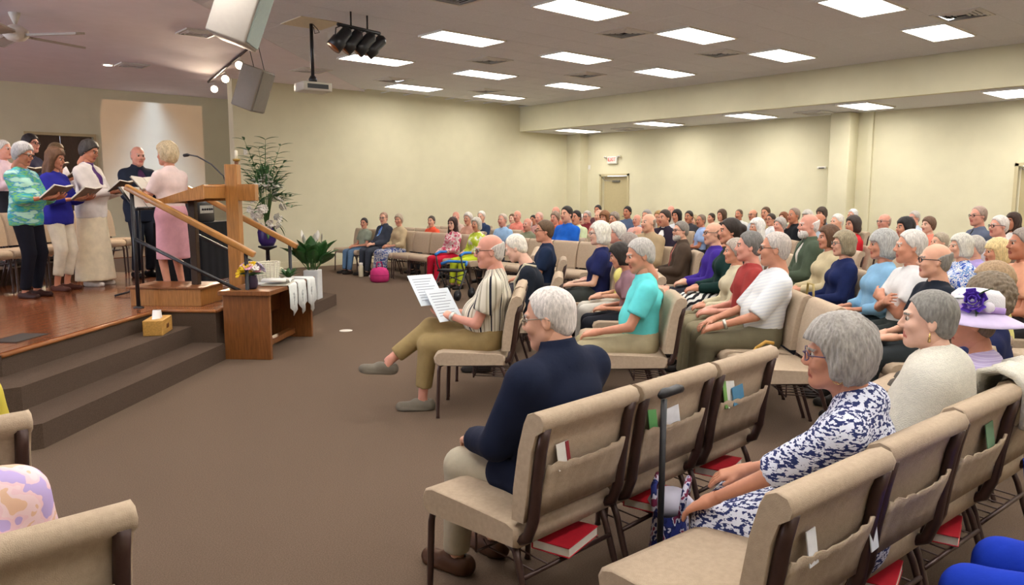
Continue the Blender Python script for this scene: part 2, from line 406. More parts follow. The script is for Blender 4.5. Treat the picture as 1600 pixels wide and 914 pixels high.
for (a, b) in (((7.074, 3.28), (7.074, 3.84)), ((8.326, 3.28), (8.326, 3.84))): nb.tube([UV(a[0], a[1], ZP-.012), UV(b[0], b[1], ZP-.012)], .017, 8)
nb.obj('stage_nosing', mat('nosing_oak', '#9a6238', rough=.3, var=.2, scale=8), stage)
MB().box((0, 0, 0), (.36, .22, .008), bev=.002, seg=1).obj('floor_grille', mat('grille_dark', '#2b2421', rough=.5, var=.1), stage, UV(5.55, 4.12, ZP+.005), (0, 0, R45))
def E(name, u, v, z, label, cat, rz=0., group=None):
    return empty(name, UV(u, v, z), R45+rz, label, cat, group)
# ------------------------------------------------------------------ communion table
t = E('communion_table', 7.72, 2.98, 0, 'honey and dark oak communion table in front of the wooden cross', 'table')
MB().box((0, 0, .645), (1.36, .5, .045), bev=.006).obj('table_top', M_WOOD2, t)
for s in (-1, 1):
    MB().box((s*.61, 0, .312), (.055, .45, .624), bev=.005).obj('side_panel', M_WOOD2, t)
MB().box((0, .14, .42), (1.17, .03, .2), bev=.004).obj('apron', M_WOOD2, t)
MB().box((0, 0, .07), (1.17, .08, .06), bev=.004).obj('foot_rail', M_WOOD2, t)
# hanging white cloths with pointed tails
M_CLOTH = mat('white_damask', '#d9dcd8', rough=.8, var=.06, scale=40, bump=.3, bscale=90)
for i, (du, w) in enumerate(((-.07, .24), (.2, .23), (.5, .23))):
    rows = []
    for j in range(9):
        x = du+(j/8-.5)*w; k = 1-abs(j/8-.5)*2; ln = .20+.12*k+.02*i
        wv = .006*math.sin(j*1.9+i)
        rows.append([(x, .2, .672), (x, -.1, .672), (x, -.245, .672), (x, -.262+wv, .655), (x, -.264+wv, .6), (x, -.268+wv*1.6, .66-ln*.5), (x, -.270+wv*2, .66-ln)])
    o = E('table_cloth', 7.72, 2.98, 0, ['white pointed cloth hanging from the communion table nearest its dark near panel', 'white pointed cloth hanging between two others on the communion table', 'white pointed cloth at the plant end of the communion table'][i], 'cloth')
    pn = MB().sheet(rows, .004).obj('panel', M_CLOTH, o)
    mb = MB()
    for r in (.0, .03): mb.tube([(du+(.03-r*.5)*math.cos(a), -.2715, .53+(.045-r)*math.sin(a)) for a in np.linspace(0, 2*math.pi, 13)], .0025, 4, False)
    mb.tube([(du, -.2725, .45), (du, -.272, .58)], .0025, 4).tube([(du-.035, -.272, .545), (du+.035, -.272, .545)], .0025, 4)
    mb.obj('embroidery', mat('silver_thread', '#b4b8b6', rough=.4, var=.05), pn)
def leafmesh(name, L, w, m, droop=.25, n=5):
    rows = []
    for i in range(n+1):
        t_ = i/n; ww = w*math.sin(math.pi*min(.04+t_*.96, .985))**.8; z = -droop*L*t_*t_
        rows.append([(-ww/2, L*t_, z+.12*ww), (0, L*t_, z), (ww/2, L*t_, z+.12*ww)])
    return MB().sheet(rows, .0015).mesh(name, m)
def orient(o, p, d, roll=0.):
    d = Vector(d).normalized(); z = Vector((0, 0, 1)); x = d.cross(z)
    x = x.normalized() if x.length > 1e-3 else Vector((1, 0, 0)); z = x.cross(d)
    o.matrix_local = frame_mat(p, x, d, z) @ Matrix.Rotation(roll, 4, 'Y')
M_LEAF = mat('leaf_green', '#2f5a2a', rough=.45, var=.25, scale=12, spec=.4)
M_LEAF2 = mat('leaf_fern', '#41653a', rough=.6, var=.25, scale=12)
M_STEM = mat('stem_green', '#4a6a38', rough=.6, var=.15)
def blossom(name, r, m, petals=6):
    mb = MB()
    for k in range(petals):
        a = 2*math.pi*k/petals
        mb.box((.55*r*math.cos(a), .55*r*math.sin(a), .1*r), (.95*r, .6*r, .12*r), Matrix.Rotation(a, 4, 'Z') @ Matrix.Rotation(-.45, 4, 'Y'), bev=.1*r, seg=1)
    mb.lathe([(.05*r, .05*r), (.28*r, .12*r), (.22*r, .3*r), (.02*r, .36*r)], seg=8)
    return mb.mesh(name, m)
# small bouquet on the table
b = E('flower_bouquet', 7.24, 2.98, .668, 'bouquet of yellow, pink and lilac flowers in a dark vase on the communion table', 'flowers')
MB().lathe([(.045, 0), (.06, .03), (.062, .08), (.05, .12), (.055, .13)], seg=14).obj('vase', mat('vase_plum', '#3a2f42', rough=.3, var=.1), b)
BM = {c: blossom('blossom', .042, mat('petal_'+c, c, rough=.7, var=.1)) for c in ('#e8c42a', '#e3a9c6', '#cfc4e6', '#ece6e4', '#8d7cc0')}
LF = leafmesh('leaf', .12, .05, M_LEAF)
rng = random.Random(8)
for k in range(34):
    a = rng.random()*6.28; e = rng.uniform(.1, 1.5); d = Vector((math.cos(a)*math.cos(e), math.sin(a)*math.cos(e)*.9, math.sin(e)))
    p = Vector((0, 0, .12))+Vector((d.x*.15, d.y*.13, d.z*.13))
    col = list(BM)[(k*7) % 5] if a > 2.2 else ('#e8c42a' if k % 2 else '#ece6e4')
    o = link('blossom', BM[col], b); o.matrix_local = Matrix.Translation(p) @ d.to_track_quat('Z', 'Y').to_matrix().to_4x4()
for k in range(12):
    a = rng.random()*6.28; o = link('leaf', LF, b); orient(o, (0, 0, .12), (math.cos(a), math.sin(a), .5))
# white basket, open book, greenery, candle holder on the table
o = E('white_basket', 7.86, 3.06, .668, 'round white woven basket on the communion table', 'basket')
mb = MB(); n = 11
for k in range(n): r = .098+.02*k/n; mb.tube([(r*1.25*math.cos(a), r*math.sin(a), .012+k*.0185) for a in np.linspace(0, 2*math.pi, 21)], .0105, 6, False)
mb.obj('wicker', mat('white_wicker', '#d4cfbc', rough=.8, var=.1), o)
mb = MB()
for k in range(18): a = 2*math.pi*k/18; mb.tube([(.103*1.25*math.cos(a), .103*math.sin(a), 0), (.125*1.25*math.cos(a), .125*math.sin(a), .21)], .006, 5)
mb.obj('stake', mat('white_wicker2', '#c9c3b0', rough=.8, var=.1), o)
MB().lathe([(.1, 0), (.1, .01)], seg=20).obj('base', MATS['white_wicker'], o)
o = E('open_book', 7.62, 2.86, .678, 'large open white book lying on the communion table', 'book', .1)
for s in (-1, 1):
    rows = [[(s*.17*i/6, -.12+.24*j, .03*math.sin(math.pi*min(i/6, 1)*.8)+.012) for j in (0, 1)] for i in range(7)]
    MB().sheet(rows, .02).obj('page_block', mat('paper', '#e6e4dc', rough=.8, var=.03), o)
MB().box((0, 0, -.001), (.36, .26, .008), bev=.002).obj('cover', mat('book_cover_white', '#cdc8b8', rough=.6, var=.05), o)
o = E('table_greenery', 8.1, 2.92, .668, 'small tuft of green leaves and cream rolls on the communion table', 'plant')
for k in range(16):
    a = k*2.4; q = link('leaf', LF, o); orient(q, (.02*math.cos(a), .02*math.sin(a), .02), (math.cos(a), math.sin(a), .9+.6*(k % 3)))
o = E('folded_linen', 8.24, 3.06, .676, 'heap of cream linen folded at the plant end of the communion table', 'linen')
mb = MB()
for k in range(4): mb.tube([(-.1+.02*k, -.05+.03*k, .02+.028*k), (0, -.04+.03*k, .03+.028*k), (.1-.02*k, -.05+.03*k, .022+.028*k)], .024, 8)
mb.obj('linen', mat('cream_linen', '#d6cfb6', rough=.9, var=.08), o)
# ------------------------------------------------------------------ wooden cross, lectern, microphone
t = E('wooden_cross', 7.8, 3.36, ZP, 'plain honey wood cross standing behind the communion table', 'cross')
MB().box((0, 0, .70), (.11, .13, 1.40), bev=.006).obj('upright', M_WOOD, t)
for s in (-1, 1): MB().box((0, s*.155, 1.115), (.10, .18, .17), bev=.006).obj('crossbar', M_WOOD, t)
t = E('lectern', 7.55, 3.66, ZP, 'honey wood lectern with slanted reading desk on a low base box', 'lectern')
MB().box((0, .22, .085), (.5, .72, .17), bev=.006).obj('base_box', M_WOOD, t)
MB().box((0, .22, .18), (.54, .78, .02), bev=.005).obj('base_lid', M_WOOD2, t)
MB().box((0, .02, .6), (.07, .07, .86), bev=.006).obj('column', mat('lectern_column', '#3a2a1e', rough=.4, var=.1), t)
sl = math.atan2(.13, .42)
RM = Matrix.Rotation(-sl, 4, 'X')
MB().box((0, -.0, 1.105), (.56, .5, .022), RM, bev=.004).obj('desk', M_WOOD, t)
MB().box((0, -.225, 1.12), (.56, .022, .13), bev=.004).obj('front_board', M_WOOD, t)
for s in (-1, 1):
    mb = MB(); pr = [(-.235, 1.05), (.235, 1.0), (.235, 1.03), (-.235, 1.19)]
    mb.sheet([[(s*.28-.01, y, z) for y, z in pr+pr[:1]], [(s*.28+.01, y, z) for y, z in pr+pr[:1]]])
    for q in (-1, 1): vs = [mb.bm.verts.new((s*.28+.01*q, y, z)) for y, z in pr]; mb.bm.faces.new(vs)
    mb.obj('side_board', M_WOOD, t)
MB().box((0, .238, 1.03), (.56, .018, .05), bev=.004).obj('book_ledge', M_WOOD, t)
o = E('gooseneck_microphone', 7.78, 3.42, ZP+1.16, 'black gooseneck microphone rising from the lectern front', 'microphone')
MB().lathe([(.03, 0), (.03, .02), (.015, .03)], seg=12).obj('base', M_BLACK, o)
MB().tube([(0, 0, .03), (0, .03, .12), (-.02, .14, .24), (-.03, .28, .32), (-.03, .36, .335)], .0075, 8).obj('gooseneck', mat('gooseneck_grey', '#4a4a4c', rough=.4, metal=.5, var=0), o)
MB().tube([(-.03, .36, .335), (-.03, .38, .335), (-.03, .42, .33), (-.03, .43, .328)], [.008, .017, .017, .006], 10).obj('head', M_BLACK, o)
o = E('candle_stand', 8.0, 3.40, ZP, 'slender dark candle stand with a white candle behind the wooden cross', 'candle stand')
MB().lathe([(.1, 0), (.1, .015), (.03, .04), (.015, .08)], seg=16).obj('foot', M_WOOD2, o)
MB().box((0, 0, .74), (.03, .035, 1.4), bev=.004).obj('pole', M_WOOD2, o)
MB().lathe([(.03, 1.44), (.04, 1.455), (.04, 1.465)], seg=12).obj('drip_dish', mat('brass', '#b89a58'), o)
MB().lathe([(.016, 1.465), (.016, 1.55), (.003, 1.556)], seg=10).obj('candle', mat('wax', '#ece6cf', rough=.5, var=.02), o)
# ------------------------------------------------------------------ hand rails
M_RAILW = mat('rail_oak', '#a8763f', rough=.35, var=.25, scale=8, coat=.2)
for u, lab in ((7.16, 'stair handrail of honey wood on black steel posts beside the nearer steps'), (8.36, 'stair handrail of honey wood on black posts at the plant side of the table')):
    r = E('stair_handrail', u, 2.96, 0, lab, 'handrail')
    A, Bp = Vector((0, -.02, 1.02)), Vector((0, 1.14, 1.63))
    dd = (Bp-A); ang = math.atan2(dd.z, dd.y)
    MB().box((A+Bp)/2, (.062, dd.length+.08, .058), Matrix.Rotation(ang, 4, 'X'), bev=.012).obj('wood_rail', M_RAILW, r)
    MB().tube([(0, .03, .0), (0, .03, 1.02)], .019, 10).obj('post', M_BLACK, r)
    MB().tube([(0, 1.12, ZP), (0, 1.12, 1.6)], .019, 10).obj('post', M_BLACK, r)
    MB().tube([(0, .03, .62), (0, 1.12, 1.15)], .017, 10).obj('lower_rail', M_BLACK, r)
    MB().lathe([(.05, 0), (.05, .01), (.022, .02)], (0, .03, 0), 14).obj('base_plate', M_BLACK, r)
    MB().lathe([(.05, 0), (.05, .01), (.022, .02)], (0, 1.12, ZP), 14).obj('base_plate', M_BLACK, r)
# ------------------------------------------------------------------ music stand with papers
t = E('music_stand', 8.16, 4.58, ZP, 'black music stand with spread legs beside the lady in pink', 'music stand')
for k in range(3):
    a = .3+k*2*math.pi/3; MB().tube([(0, 0, .12), (.16*math.cos(a), .16*math.sin(a), .04), (.3*math.cos(a), .3*math.sin(a), .012)], .011, 8).obj('leg', M_BLACK, t)
MB().tube([(0, 0, .1), (0, 0, .98)], .013, 8).obj('pole', M_BLACK, t)
MB().box((0, 0, 1.05), (.46, .012, .3), (math.radians(-35), 0, 0), bev=.003).obj('desk', M_BLACK, t)
MB().box((0, -.095, .945), (.46, .05, .01), (math.radians(-35), 0, 0)).obj('ledge', M_BLACK, t)
o = E('sheet_music', 8.16, 4.57, ZP+1.06, 'white sheet music on the black music stand', 'paper')
for s in (-1, 1): MB().box((s*.108, -.012, .0), (.205, .004, .28), (math.radians(-35), 0, math.radians(4*s))).obj('sheet', mat('paper', '#e6e4dc'), o)
# ------------------------------------------------------------------ black draped table behind the lectern
t = E('draped_table', 9.75, 4.72, ZP, 'table under a floor length black cloth behind the lectern', 'table')
rows = []; per = []
for k in range(61):
    s = k/60*4; i = int(min(s, 3.999)); f = s-i
    cs = [(-.5, -.3), (.5, -.3), (.5, .3), (-.5, .3), (-.5, -.3)]
    per.append((cs[i][0]+(cs[i+1][0]-cs[i][0])*f, cs[i][1]+(cs[i+1][1]-cs[i][1])*f))
for zf, gr in ((0, 1), (.35, .7), (.72, .1), (.74, 0)):
    rows.append([(x*(1+.03*gr*math.sin(k*2.1)), y*(1+.05*gr*math.sin(k*2.1)), zf) for k, (x, y) in enumerate(per)])
M_BCL = mat('black_drape', '#14151a', rough=.9, var=.15, scale=20)
MB().sheet(rows).obj('drape', M_BCL, t); MB().box((0, 0, .742), (1.0, .6, .012), bev=.004).obj('top', M_BCL, t)
o = E('keyboard_amplifier', 9.6, 4.62, ZP+.75, 'small black amplifier with a pale panel on the draped table', 'amplifier')
MB().box((0, 0, .13), (.42, .26, .26), bev=.015).obj('case', M_BLACK, o); MB().box((-.02, -.133, .16), (.36, .01, .1), bev=.003).obj('panel', mat('pale_panel', '#b9b8b0', rough=.5, var=.1), o)
for k in range(5): MB().lathe([(.014, 0), (.012, .018)], seg=8).obj('knob', M_BLACK, o, (-.15+.065*k, -.138, .16), (math.pi/2, 0, 0))
# ------------------------------------------------------------------ tall white flower arrangement and leafy plant
t = E('flower_arrangement', 9.75, 3.78, ZP, 'tall arrangement of white blossoms and ferny sprays on a stand by the far rail', 'flowers')
MB().lathe([(.16, 0), (.16, .03), (.03, .06), (.025, .38), (.12, .42), (.12, .44)], seg=18).obj('stand', M_BLACK, t)
MB().lathe([(.08, .44), (.11, .5), (.12, .62), (.09, .68), (.1, .69)], seg=18).obj('vase', mat('vase_purple', '#3b2a63', rough=.3, var=.1), t)
BW_ = blossom('blossom', .05, mat('petal_white', '#e4e0d6', rough=.7, var=.06), 7)
FL = leafmesh('leaf', .17, .035, M_LEAF2); rng = random.Random(5)
for k in range(90):
    a = rng.random()*6.28; e = rng.uniform(-1.0, 1.5); rr = rng.uniform(.14, .27)
    p = Vector((rr*math.cos(a)*math.cos(e), rr*math.sin(a)*math.cos(e)*.9, .98+.36*math.sin(e)))
    if k % 2: ql = link('leaf', FL, t); orient(ql, p*.97+Vector((0, 0, .03)), (p-Vector((0, 0, .85))))
    q = link('blossom', BW_, t); d = (p-Vector((0, 0, .85))).normalized(); q.matrix_local = Matrix.Translation(p) @ d.to_track_quat('Z', 'Y').to_matrix().to_4x4()
for k in range(20):
    a = k*2.4; tip = Vector((.28*math.cos(a), .24*math.sin(a), 1.55+.22*math.sin(k*1.7))); 
    if k > 12: tip = Vector((.36*math.cos(a), .34*math.sin(a), 1.0+.1*math.sin(k)))
    c = [Vector((0, 0, .65)), Vector((tip.x*.25, tip.y*.25, 1.05)), Vector((tip.x*.6, tip.y*.6, .6*tip.z+.45)), tip]
    stm = MB().tube(c, [.006, .005, .004, .002], 5).obj('stem', M_STEM, t)
    for j in range(7):
        f = .45+.55*j/6; p = c[1].lerp(c[2], min(1, f*2-.6)) if f < .8 else c[2].lerp(c[3], (f-.8)*5)
        for s in (-1, 1):
            q = link('leaf', FL, stm); orient(q, p, Vector((math.cos(a+s*1.0), math.sin(a+s*1.0), .45)))
t = E('peace_lily', 10.25, 3.36, .16, 'broad leafed green peace lily in a tall white vase on the lower step', 'plant')
MB().box((0, 0, .2), (.2, .2, .4), bev=.01).obj('vase', mat('vase_white', '#d4d6d4', rough=.4, var=.04), t)
BL = leafmesh('leaf', .3, .17, M_LEAF, .3, 8); rng = random.Random(2)
BL2 = leafmesh('leaf', .22, .13, M_LEAF, .3, 8)
for k in range(30):
    a = k*2.4+rng.random()*.4; e = rng.uniform(.75, 1.5)
    p = Vector((.06*math.cos(a), .06*math.sin(a), .4)); d = Vector((math.cos(a)*math.cos(e), math.sin(a)*math.cos(e), math.sin(e)))
    s_ = p+d*rng.uniform(.08, .2)
    stk = MB().tube([p, s_], .005, 5).obj('stalk', M_STEM, t); q = link('leaf', BL if k % 3 else BL2, stk); orient(q, s_, d, rng.uniform(-.6, .6))
SP = leafmesh('spathe', .13, .07, MATS['petal_white'], -.2)
for k in range(5):
    a = k*1.35; p = Vector((.14*math.cos(a), .14*math.sin(a), .76+.05*(k % 2))); stk = MB().tube([(0, 0, .4), p*.7+Vector((0, 0, .2)), p], .004, 5).obj('stalk', M_STEM, t)
    q = link('spathe', SP, stk); orient(q, p, (math.cos(a)*.3, math.sin(a)*.3, 1))
# tissue box on the step, marker on the carpet
t = E('tissue_box', 6.72, 3.66, .32, 'light wooden tissue box with a white tissue on the upper step', 'tissue box', .25)
t.scale = (1.42, 1.3, .98)
MB().box((0, 0, .07), (.25, .13, .14), bev=.006).obj('case', mat('light_pine', '#c2954e', rough=.5, var=.2, scale=10, stretch=(1, 8, 8)), t)
MB().box((0, -.067, .07), (.05, .004, .04), bev=.001).obj('emblem', M_WOOD2, t)
rows = [[(.055*(1-.25*j)*math.cos(a)*(1+.25*math.sin(3*a+j)), .035*math.sin(a)*(1+.25*math.cos(2*a)), .14+.025*j) for a in np.linspace(0, 2*math.pi, 13)] for j in range(4)]
MB().sheet(rows).obj('tissue', mat('tissue_white', '#ebe8e6', rough=.9, var=.02), t)
p = UV(8.7, 2.48)
o = MB().lathe([(.075, .0005), (.075, .004), (.07, .006)], seg=22).obj('floor_disc', mat('disc_white', '#d8d2c6', rough=.6, var=.05), None, p); tag(o, 'flat pale disc lying on the carpet before the communion table', 'floor cap')
# ------------------------------------------------------------------ things hung from the ceiling
def hung_box(name, label, c, dims, tilt, rz, m, grille):
    t = empty(name, c, rz, label, 'loudspeaker')
    R = Matrix.Rotation(tilt, 4, 'X')
    MB().box((0, 0, 0), dims, R, bev=.02).obj('cabinet', m, t)
    g = MB(); g.box((0, -dims[1]/2-.006, 0), (dims[0]*.9, .014, dims[2]*.94), bev=.005); o = g.obj('grille', grille, t); o.matrix_local = R
    b = MB()
    for s in (-1, 1): b.tube([R @ Vector((s*dims[0]*.4, 0, dims[2]/2)), Vector((s*dims[0]*.4, 0, H-c[2]-.01))], .006, 6)
    b.obj('hanging_cable', M_BLACK, t)
hung_box('loudspeaker', 'large white loudspeaker cabinet hung tilted from the ceiling', UV(7.45, 3.0, 3.46), (.46, .38, .92), math.radians(20), R45+.15, mat('speaker_white', '#a8a198', rough=.5, var=.03), mat('speaker_grille', '#8e9a94', rough=.6, var=.05))
hung_box('loudspeaker', 'grey loudspeaker cabinet hung below the row of track lamps', (4.86, 11.30, 3.13), (.4, .34, .62), math.radians(20), R45-.1, mat('speaker_grey', '#8f877c', rough=.5, var=.03), mat('speaker_grille2', '#857e74', rough=.6, var=.05))
t = empty('track_light', (5.66, 14.25, H-.03), 0, 'black ceiling track carrying round stage lamps', 'track light')
A, Bp = Vector((-.45, -2.0, 0)), Vector((.42, 2.1, 0))
MB().tube([A, Bp], .02, 6).obj('track', mat('track_brown', '#4a3d38', rough=.5, var=.05), t)
M_BULB = mat('bulb_warm', '#ffffff', var=0, emit='#ffe2c4', estr=16)
LAMPS = [(5.36, 12.94), (5.78, 14.65), (6.15, 16.2)]
for k, (x, y) in enumerate(LAMPS):
    p = Vector((x-5.66, y-14.25, -.14))
    q = A+(Bp-A)*((.55, .8, 1.0)[k])
    MB().tube([q, Vector((p.x, p.y, -.02)), Vector((p.x, p.y, -.1))], .008, 6).obj('arm', M_WHITE, t)
    d = (UV(8.6, 5.2, 1.3)-Vector((x, y, H-.17))).normalized(); rot = d.to_track_quat('Z', 'Y').to_matrix().to_4x4()
    o = MB().lathe([(.04, -.08), (.055, -.05), (.075, .05), (.078, .055), (.07, .05), (.065, .045)], seg=16).obj('lamp_housing', M_WHITE, t); o.matrix_local = Matrix.Translation(p) @ rot
    o2 = MB().lathe([(.05, .03), (.066, .05), (.05, .062), (.01, .068)], seg=16).obj('bulb', M_BULB, o)
    L = bpy.data.lights.new('stage_lamp', 'SPOT'); L.energy = SPOTW; L.spot_size = math.radians(65); L.spot_blend = .6; L.color = (1, .78, .56); L.shadow_soft_size = .06
    lo_ = bpy.data.objects.new('stage_lamp', L); COL.objects.link(lo_); lo_.parent = t; lo_.matrix_local = Matrix.Translation(p+d*.09) @ d.to_track_quat('-Z', 'Y').to_matrix().to_4x4()
# recessed lamp over the stage; all after the first are added to brighten it
for k, (x, y) in enumerate(((3.98, 15.5), (1.2, 15.5), (-1.6, 15.5), (1.2, 9.6), (-.8, 11.6), (-1.6, 8.4), (-4.2, 12.0))):
    t = empty('recessed_light', (x, y, H-.02), 0, 'small round recessed lamp glowing beside the vent in the stage ceiling' if k == 0 else 'small round recessed lamp in the stage ceiling above the choir', 'ceiling light', None if k == 0 else 'recessed lamps above the choir')
    MB().lathe([(.1, .0), (.1, .01), (.075, .012)], seg=20).obj('trim', M_WHITE, t); MB().lathe([(.072, -.006), (.07, .004)], seg=20).obj('bulb', M_BULB, t)
    L = bpy.data.lights.new('recessed_beam', 'SPOT'); L.energy = RECW; L.spot_size = math.radians(130); L.spot_blend = .8; L.color = (1, .9, .82); L.shadow_soft_size = .07
    lo_ = bpy.data.objects.new('recessed_beam', L); COL.objects.link(lo_); lo_.parent = t; lo_.location = (0, 0, -.02)
# ceiling fan
t = empty('ceiling_fan', (2.0, 11.95, H-.012), .15, 'white ceiling fan with paddle blades over the choir', 'ceiling fan')
MB().lathe([(.02, -.14), (.065, -.03), (.07, 0)], seg=18).obj('canopy', M_WHITE, t); MB().tube([(0, 0, -.16), (0, 0, -.1)], .014, 8).obj('downrod', M_WHITE, t)
MB().lathe([(.03, -.36), (.1, -.34), (.15, -.29), (.15, -.22), (.07, -.16), (.03, -.15)], seg=20).obj('motor', M_WHITE, t)
M_BLADE = mat('fan_blade', '#b3aca2', rough=.5, var=.06)
for k in range(5):
    a = 2*math.pi*k/5+.25; o = MB().box((.56, 0, 0), (.72, .17, .012), (math.radians(10), 0, 0), bev=.02).box((.18, 0, .004), (.18, .05, .012)).obj('blade', M_BLADE, t, (0, 0, -.28), (0, 0, a))
# projector on its pole
PJ = (5.15, 9.98)
t = empty('projector', (PJ[0], PJ[1], H), 0, 'white projector on a black pole below an open ceiling tile', 'projector')
MB().box((.0, .0, -.012), (.6, .6, .012), bev=.003).obj('mount_tile', mat('mount_tile_cream', '#d8cdb4', rough=.8, var=.04), t)
MB().tube([(0, 0, -.02), (0, 0, -.72)], .024, 12).obj('pole', M_BLACK, t)
MB().lathe([(.05, -.8), (.06, -.76), (.03, -.71)], seg=14).obj('swivel', M_BLACK, t)
pd = Vector((5.9-PJ[0], YST-PJ[1], 0)).normalized(); prz = math.atan2(pd.y, pd.x)-math.pi/2
o = MB().box((0, 0, -.87), (.42, .34, .12), bev=.015).obj('body', mat('projector_white', '#bdb6aa', rough=.4, var=.03), t, None, (0, 0, prz))
MB().lathe([(.045, 0), (.045, .03), (.035, .032)], seg=16).obj('lens', M_BLACK, o, (.1, .168, -.87), (-math.pi/2, 0, 0))
MB().box((0, -.172, -.87), (.3, .006, .06)).obj('connector_panel', M_BLACK, o)
MB().tube([(.02, 0, -.02), (.12, .06, -.06), (.16, .08, -.1), (.1, .1, -.12), (.05, .03, -.05)], .006, 6).obj('cable', M_BLACK, t)
# the projected picture: a real spot lamp with a procedural slide
L = bpy.data.lights.new('projector_beam', 'SPOT'); L.spot_size = math.radians(60); L.spot_blend = 0; L.shadow_soft_size = .004; L.energy = 1900; L.use_nodes = True
nt = L.node_tree; em = nt.nodes['Emission']
tcn = nt.nodes.new('ShaderNodeTexCoord'); sx = nt.nodes.new('ShaderNodeSeparateXYZ'); nt.links.new(tcn.outputs['Normal'], sx.inputs[0])
def M_(op, a, b=None, clamp=False):
    n = nt.nodes.new('ShaderNodeMath'); n.operation = op; n.use_clamp = clamp
    for i, q in enumerate((a, b)):
        if q is None: continue
        if isinstance(q, (int, float)): n.inputs[i].default_value = q
        else: nt.links.new(q, n.inputs[i])
    return n.outputs[0]
nz = M_('ABSOLUTE', sx.outputs['Z'])
qx, qy = M_('DIVIDE', sx.outputs['X'], nz), M_('DIVIDE', sx.outputs['Y'], nz)
PW, PH_ = .126, .108
inx = M_('LESS_THAN', M_('ABSOLUTE', qx), PW); iny = M_('LESS_THAN', M_('ABSOLUTE', qy), PH_)
inside = M_('MULTIPLY', inx, iny)
cmb = nt.nodes.new('ShaderNodeCombineXYZ'); nt.links.new(qx, cmb.inputs[0]); nt.links.new(qy, cmb.inputs[1])
nz2 = nt.nodes.new('ShaderNodeTexNoise'); nz2.inputs['Scale'].default_value = 14; nt.links.new(cmb.outputs[0], nz2.inputs['Vector'])
# pale cloud in the middle, orange wash around
gx = M_('POWER', M_('DIVIDE', M_('ADD', qx, .0), M_('ADD', .018, M_('MULTIPLY', M_('SUBTRACT', PH_, qy), .42))), 2.0)
glow = M_('POWER', 2.718, M_('MULTIPLY', gx, -1.0))
glow = M_('MULTIPLY', glow, M_('ADD', .55, nz2.outputs['Fac']), True)
mx = nt.nodes.new('ShaderNodeMix'); mx.data_type = 'RGBA'; nt.links.new(glow, mx.inputs['Factor'])
mx.inputs['A'].default_value = (.46, .25, .18, 1); mx.inputs['B'].default_value = (1.15, 1.25, 1.75, 1)
nt.links.new(mx.outputs['Result'], em.inputs['Color']); nt.links.new(inside, em.inputs['Strength'])
lo_ = bpy.data.objects.new('projector_beam', L); COL.objects.link(lo_); lo_.parent = t
_tgt = Vector((5.78, YST, 2.72))-Vector((PJ[0], PJ[1], H-.87)); _org = Vector((0, 0, -.87))+pd*.24
lo_.matrix_local = Matrix.Translation(_org) @ _tgt.to_track_quat('-Z', 'Y').to_matrix().to_4x4()
# black theatre lamps
t = empty('theatre_light_cluster', (5.36, 9.07, H), .2, 'cluster of black theatre lamps hung under the ceiling tiles', 'stage light')
mb = MB()
for s in (-1, 1): mb.tube([(s*.14, 0, 0), (s*.14, 0, -.2)], .012, 6)
mb.tube([(-.36, 0, -.2), (.36, 0, -.2)], .022, 10); mb.obj('hanging_bar', M_BLACK, t)
for k in range(4):
    x = -.3+.2*k; d = Vector((-.55, .25+.1*k, -.7)).normalized(); rot = d.to_track_quat('Z', 'Y').to_matrix().to_4x4(); p = Vector((x, .02*(k % 2), -.36))
    o = MB().lathe([(.03, -.16), (.075, -.12), (.08, .02), (.1, .04), (.1, .17), (.092, .17), (.085, .05), (.01, .045)], seg=16).obj('lamp_can', M_BLACK, t); o.matrix_local = Matrix.Translation(p) @ rot
    MB().lathe([(.088, .165), (.088, .17)], seg=16).obj('colour_gel', mat('gel_amber', '#8a4a1e', rough=.3, var=.1), o)
    mb = MB()
    for s in (-1, 1): mb.tube([(x, 0, -.21), (x+s*.09, 0, -.25), (x+s*.105, .0, -.36)], .008, 5)
    mb.obj('yoke', M_BLACK, t)
# exit sign with twin heads, switches
t = empty('exit_sign', (XB-.02, 14.15, 2.52), -math.pi/2, 'white emergency exit sign with red letters and twin lamps above the cream door', 'exit sign')
MB().box((0, -.03, 0), (.34, .05, .2), bev=.012).obj('case', M_WHITE, t)
cu = bpy.data.curves.new('exit_text', 'FONT'); cu.body = 'EXIT'; cu.size = .14; cu.align_x = 'CENTER'; cu.align_y = 'CENTER'; cu.extrude = .003
_to = bpy.data.objects.new('x', cu); _me = bpy.data.meshes.new_from_object(_to); bpy.data.objects.remove(_to); _me.name = 'lettering'
_me.materials.clear(); _me.materials.append(mat('exit_red', '#e03a30', rough=.5, var=0, emit='#ff3a2c', estr=1.6))
link('lettering', _me, t, (0, -.058, .01), (math.pi/2, 0, 0))
for s in (-1, 1): MB().tube([(s*.15, -.03, .06), (s*.22, -.04, .08)], .012, 6).lathe([(.02, 0), (.045, .03), (.045, .05)], (s*.25, -.05, .06), 12).obj('lamp_head', M_WHITE, t)
def switch(c, rz, lab):
    t = empty('light_switch', c, rz, lab, 'switch'); MB().box((0, -.006, 0), (.08, .012, .12), bev=.003).obj('plate', M_WHITE, t); MB().box((0, -.014, 0), (.012, .012, .028), bev=.002).obj('toggle', M_WHITE, t)
switch((6.5, YW-.001, 2.45), 0, 'small pale plate on the side wall near the stage corner')
switch((XB-.001, 15.05-.0, 2.35), -math.pi/2, 'small dark plate on the rear wall by the corner pilaster')
t = empty('wall_thermostat', (XB-.001, 8.2, 2.16), -math.pi/2, 'small pale wall box on the rear wall beside the column', 'wall box'); MB().box((0, -.02, 0), (.2, .04, .05), bev=.008).obj('case', M_WHITE, t); MB().box((0, -.042, -.01), (.12, .006, .02)).obj('slot', M_BLACK, t)
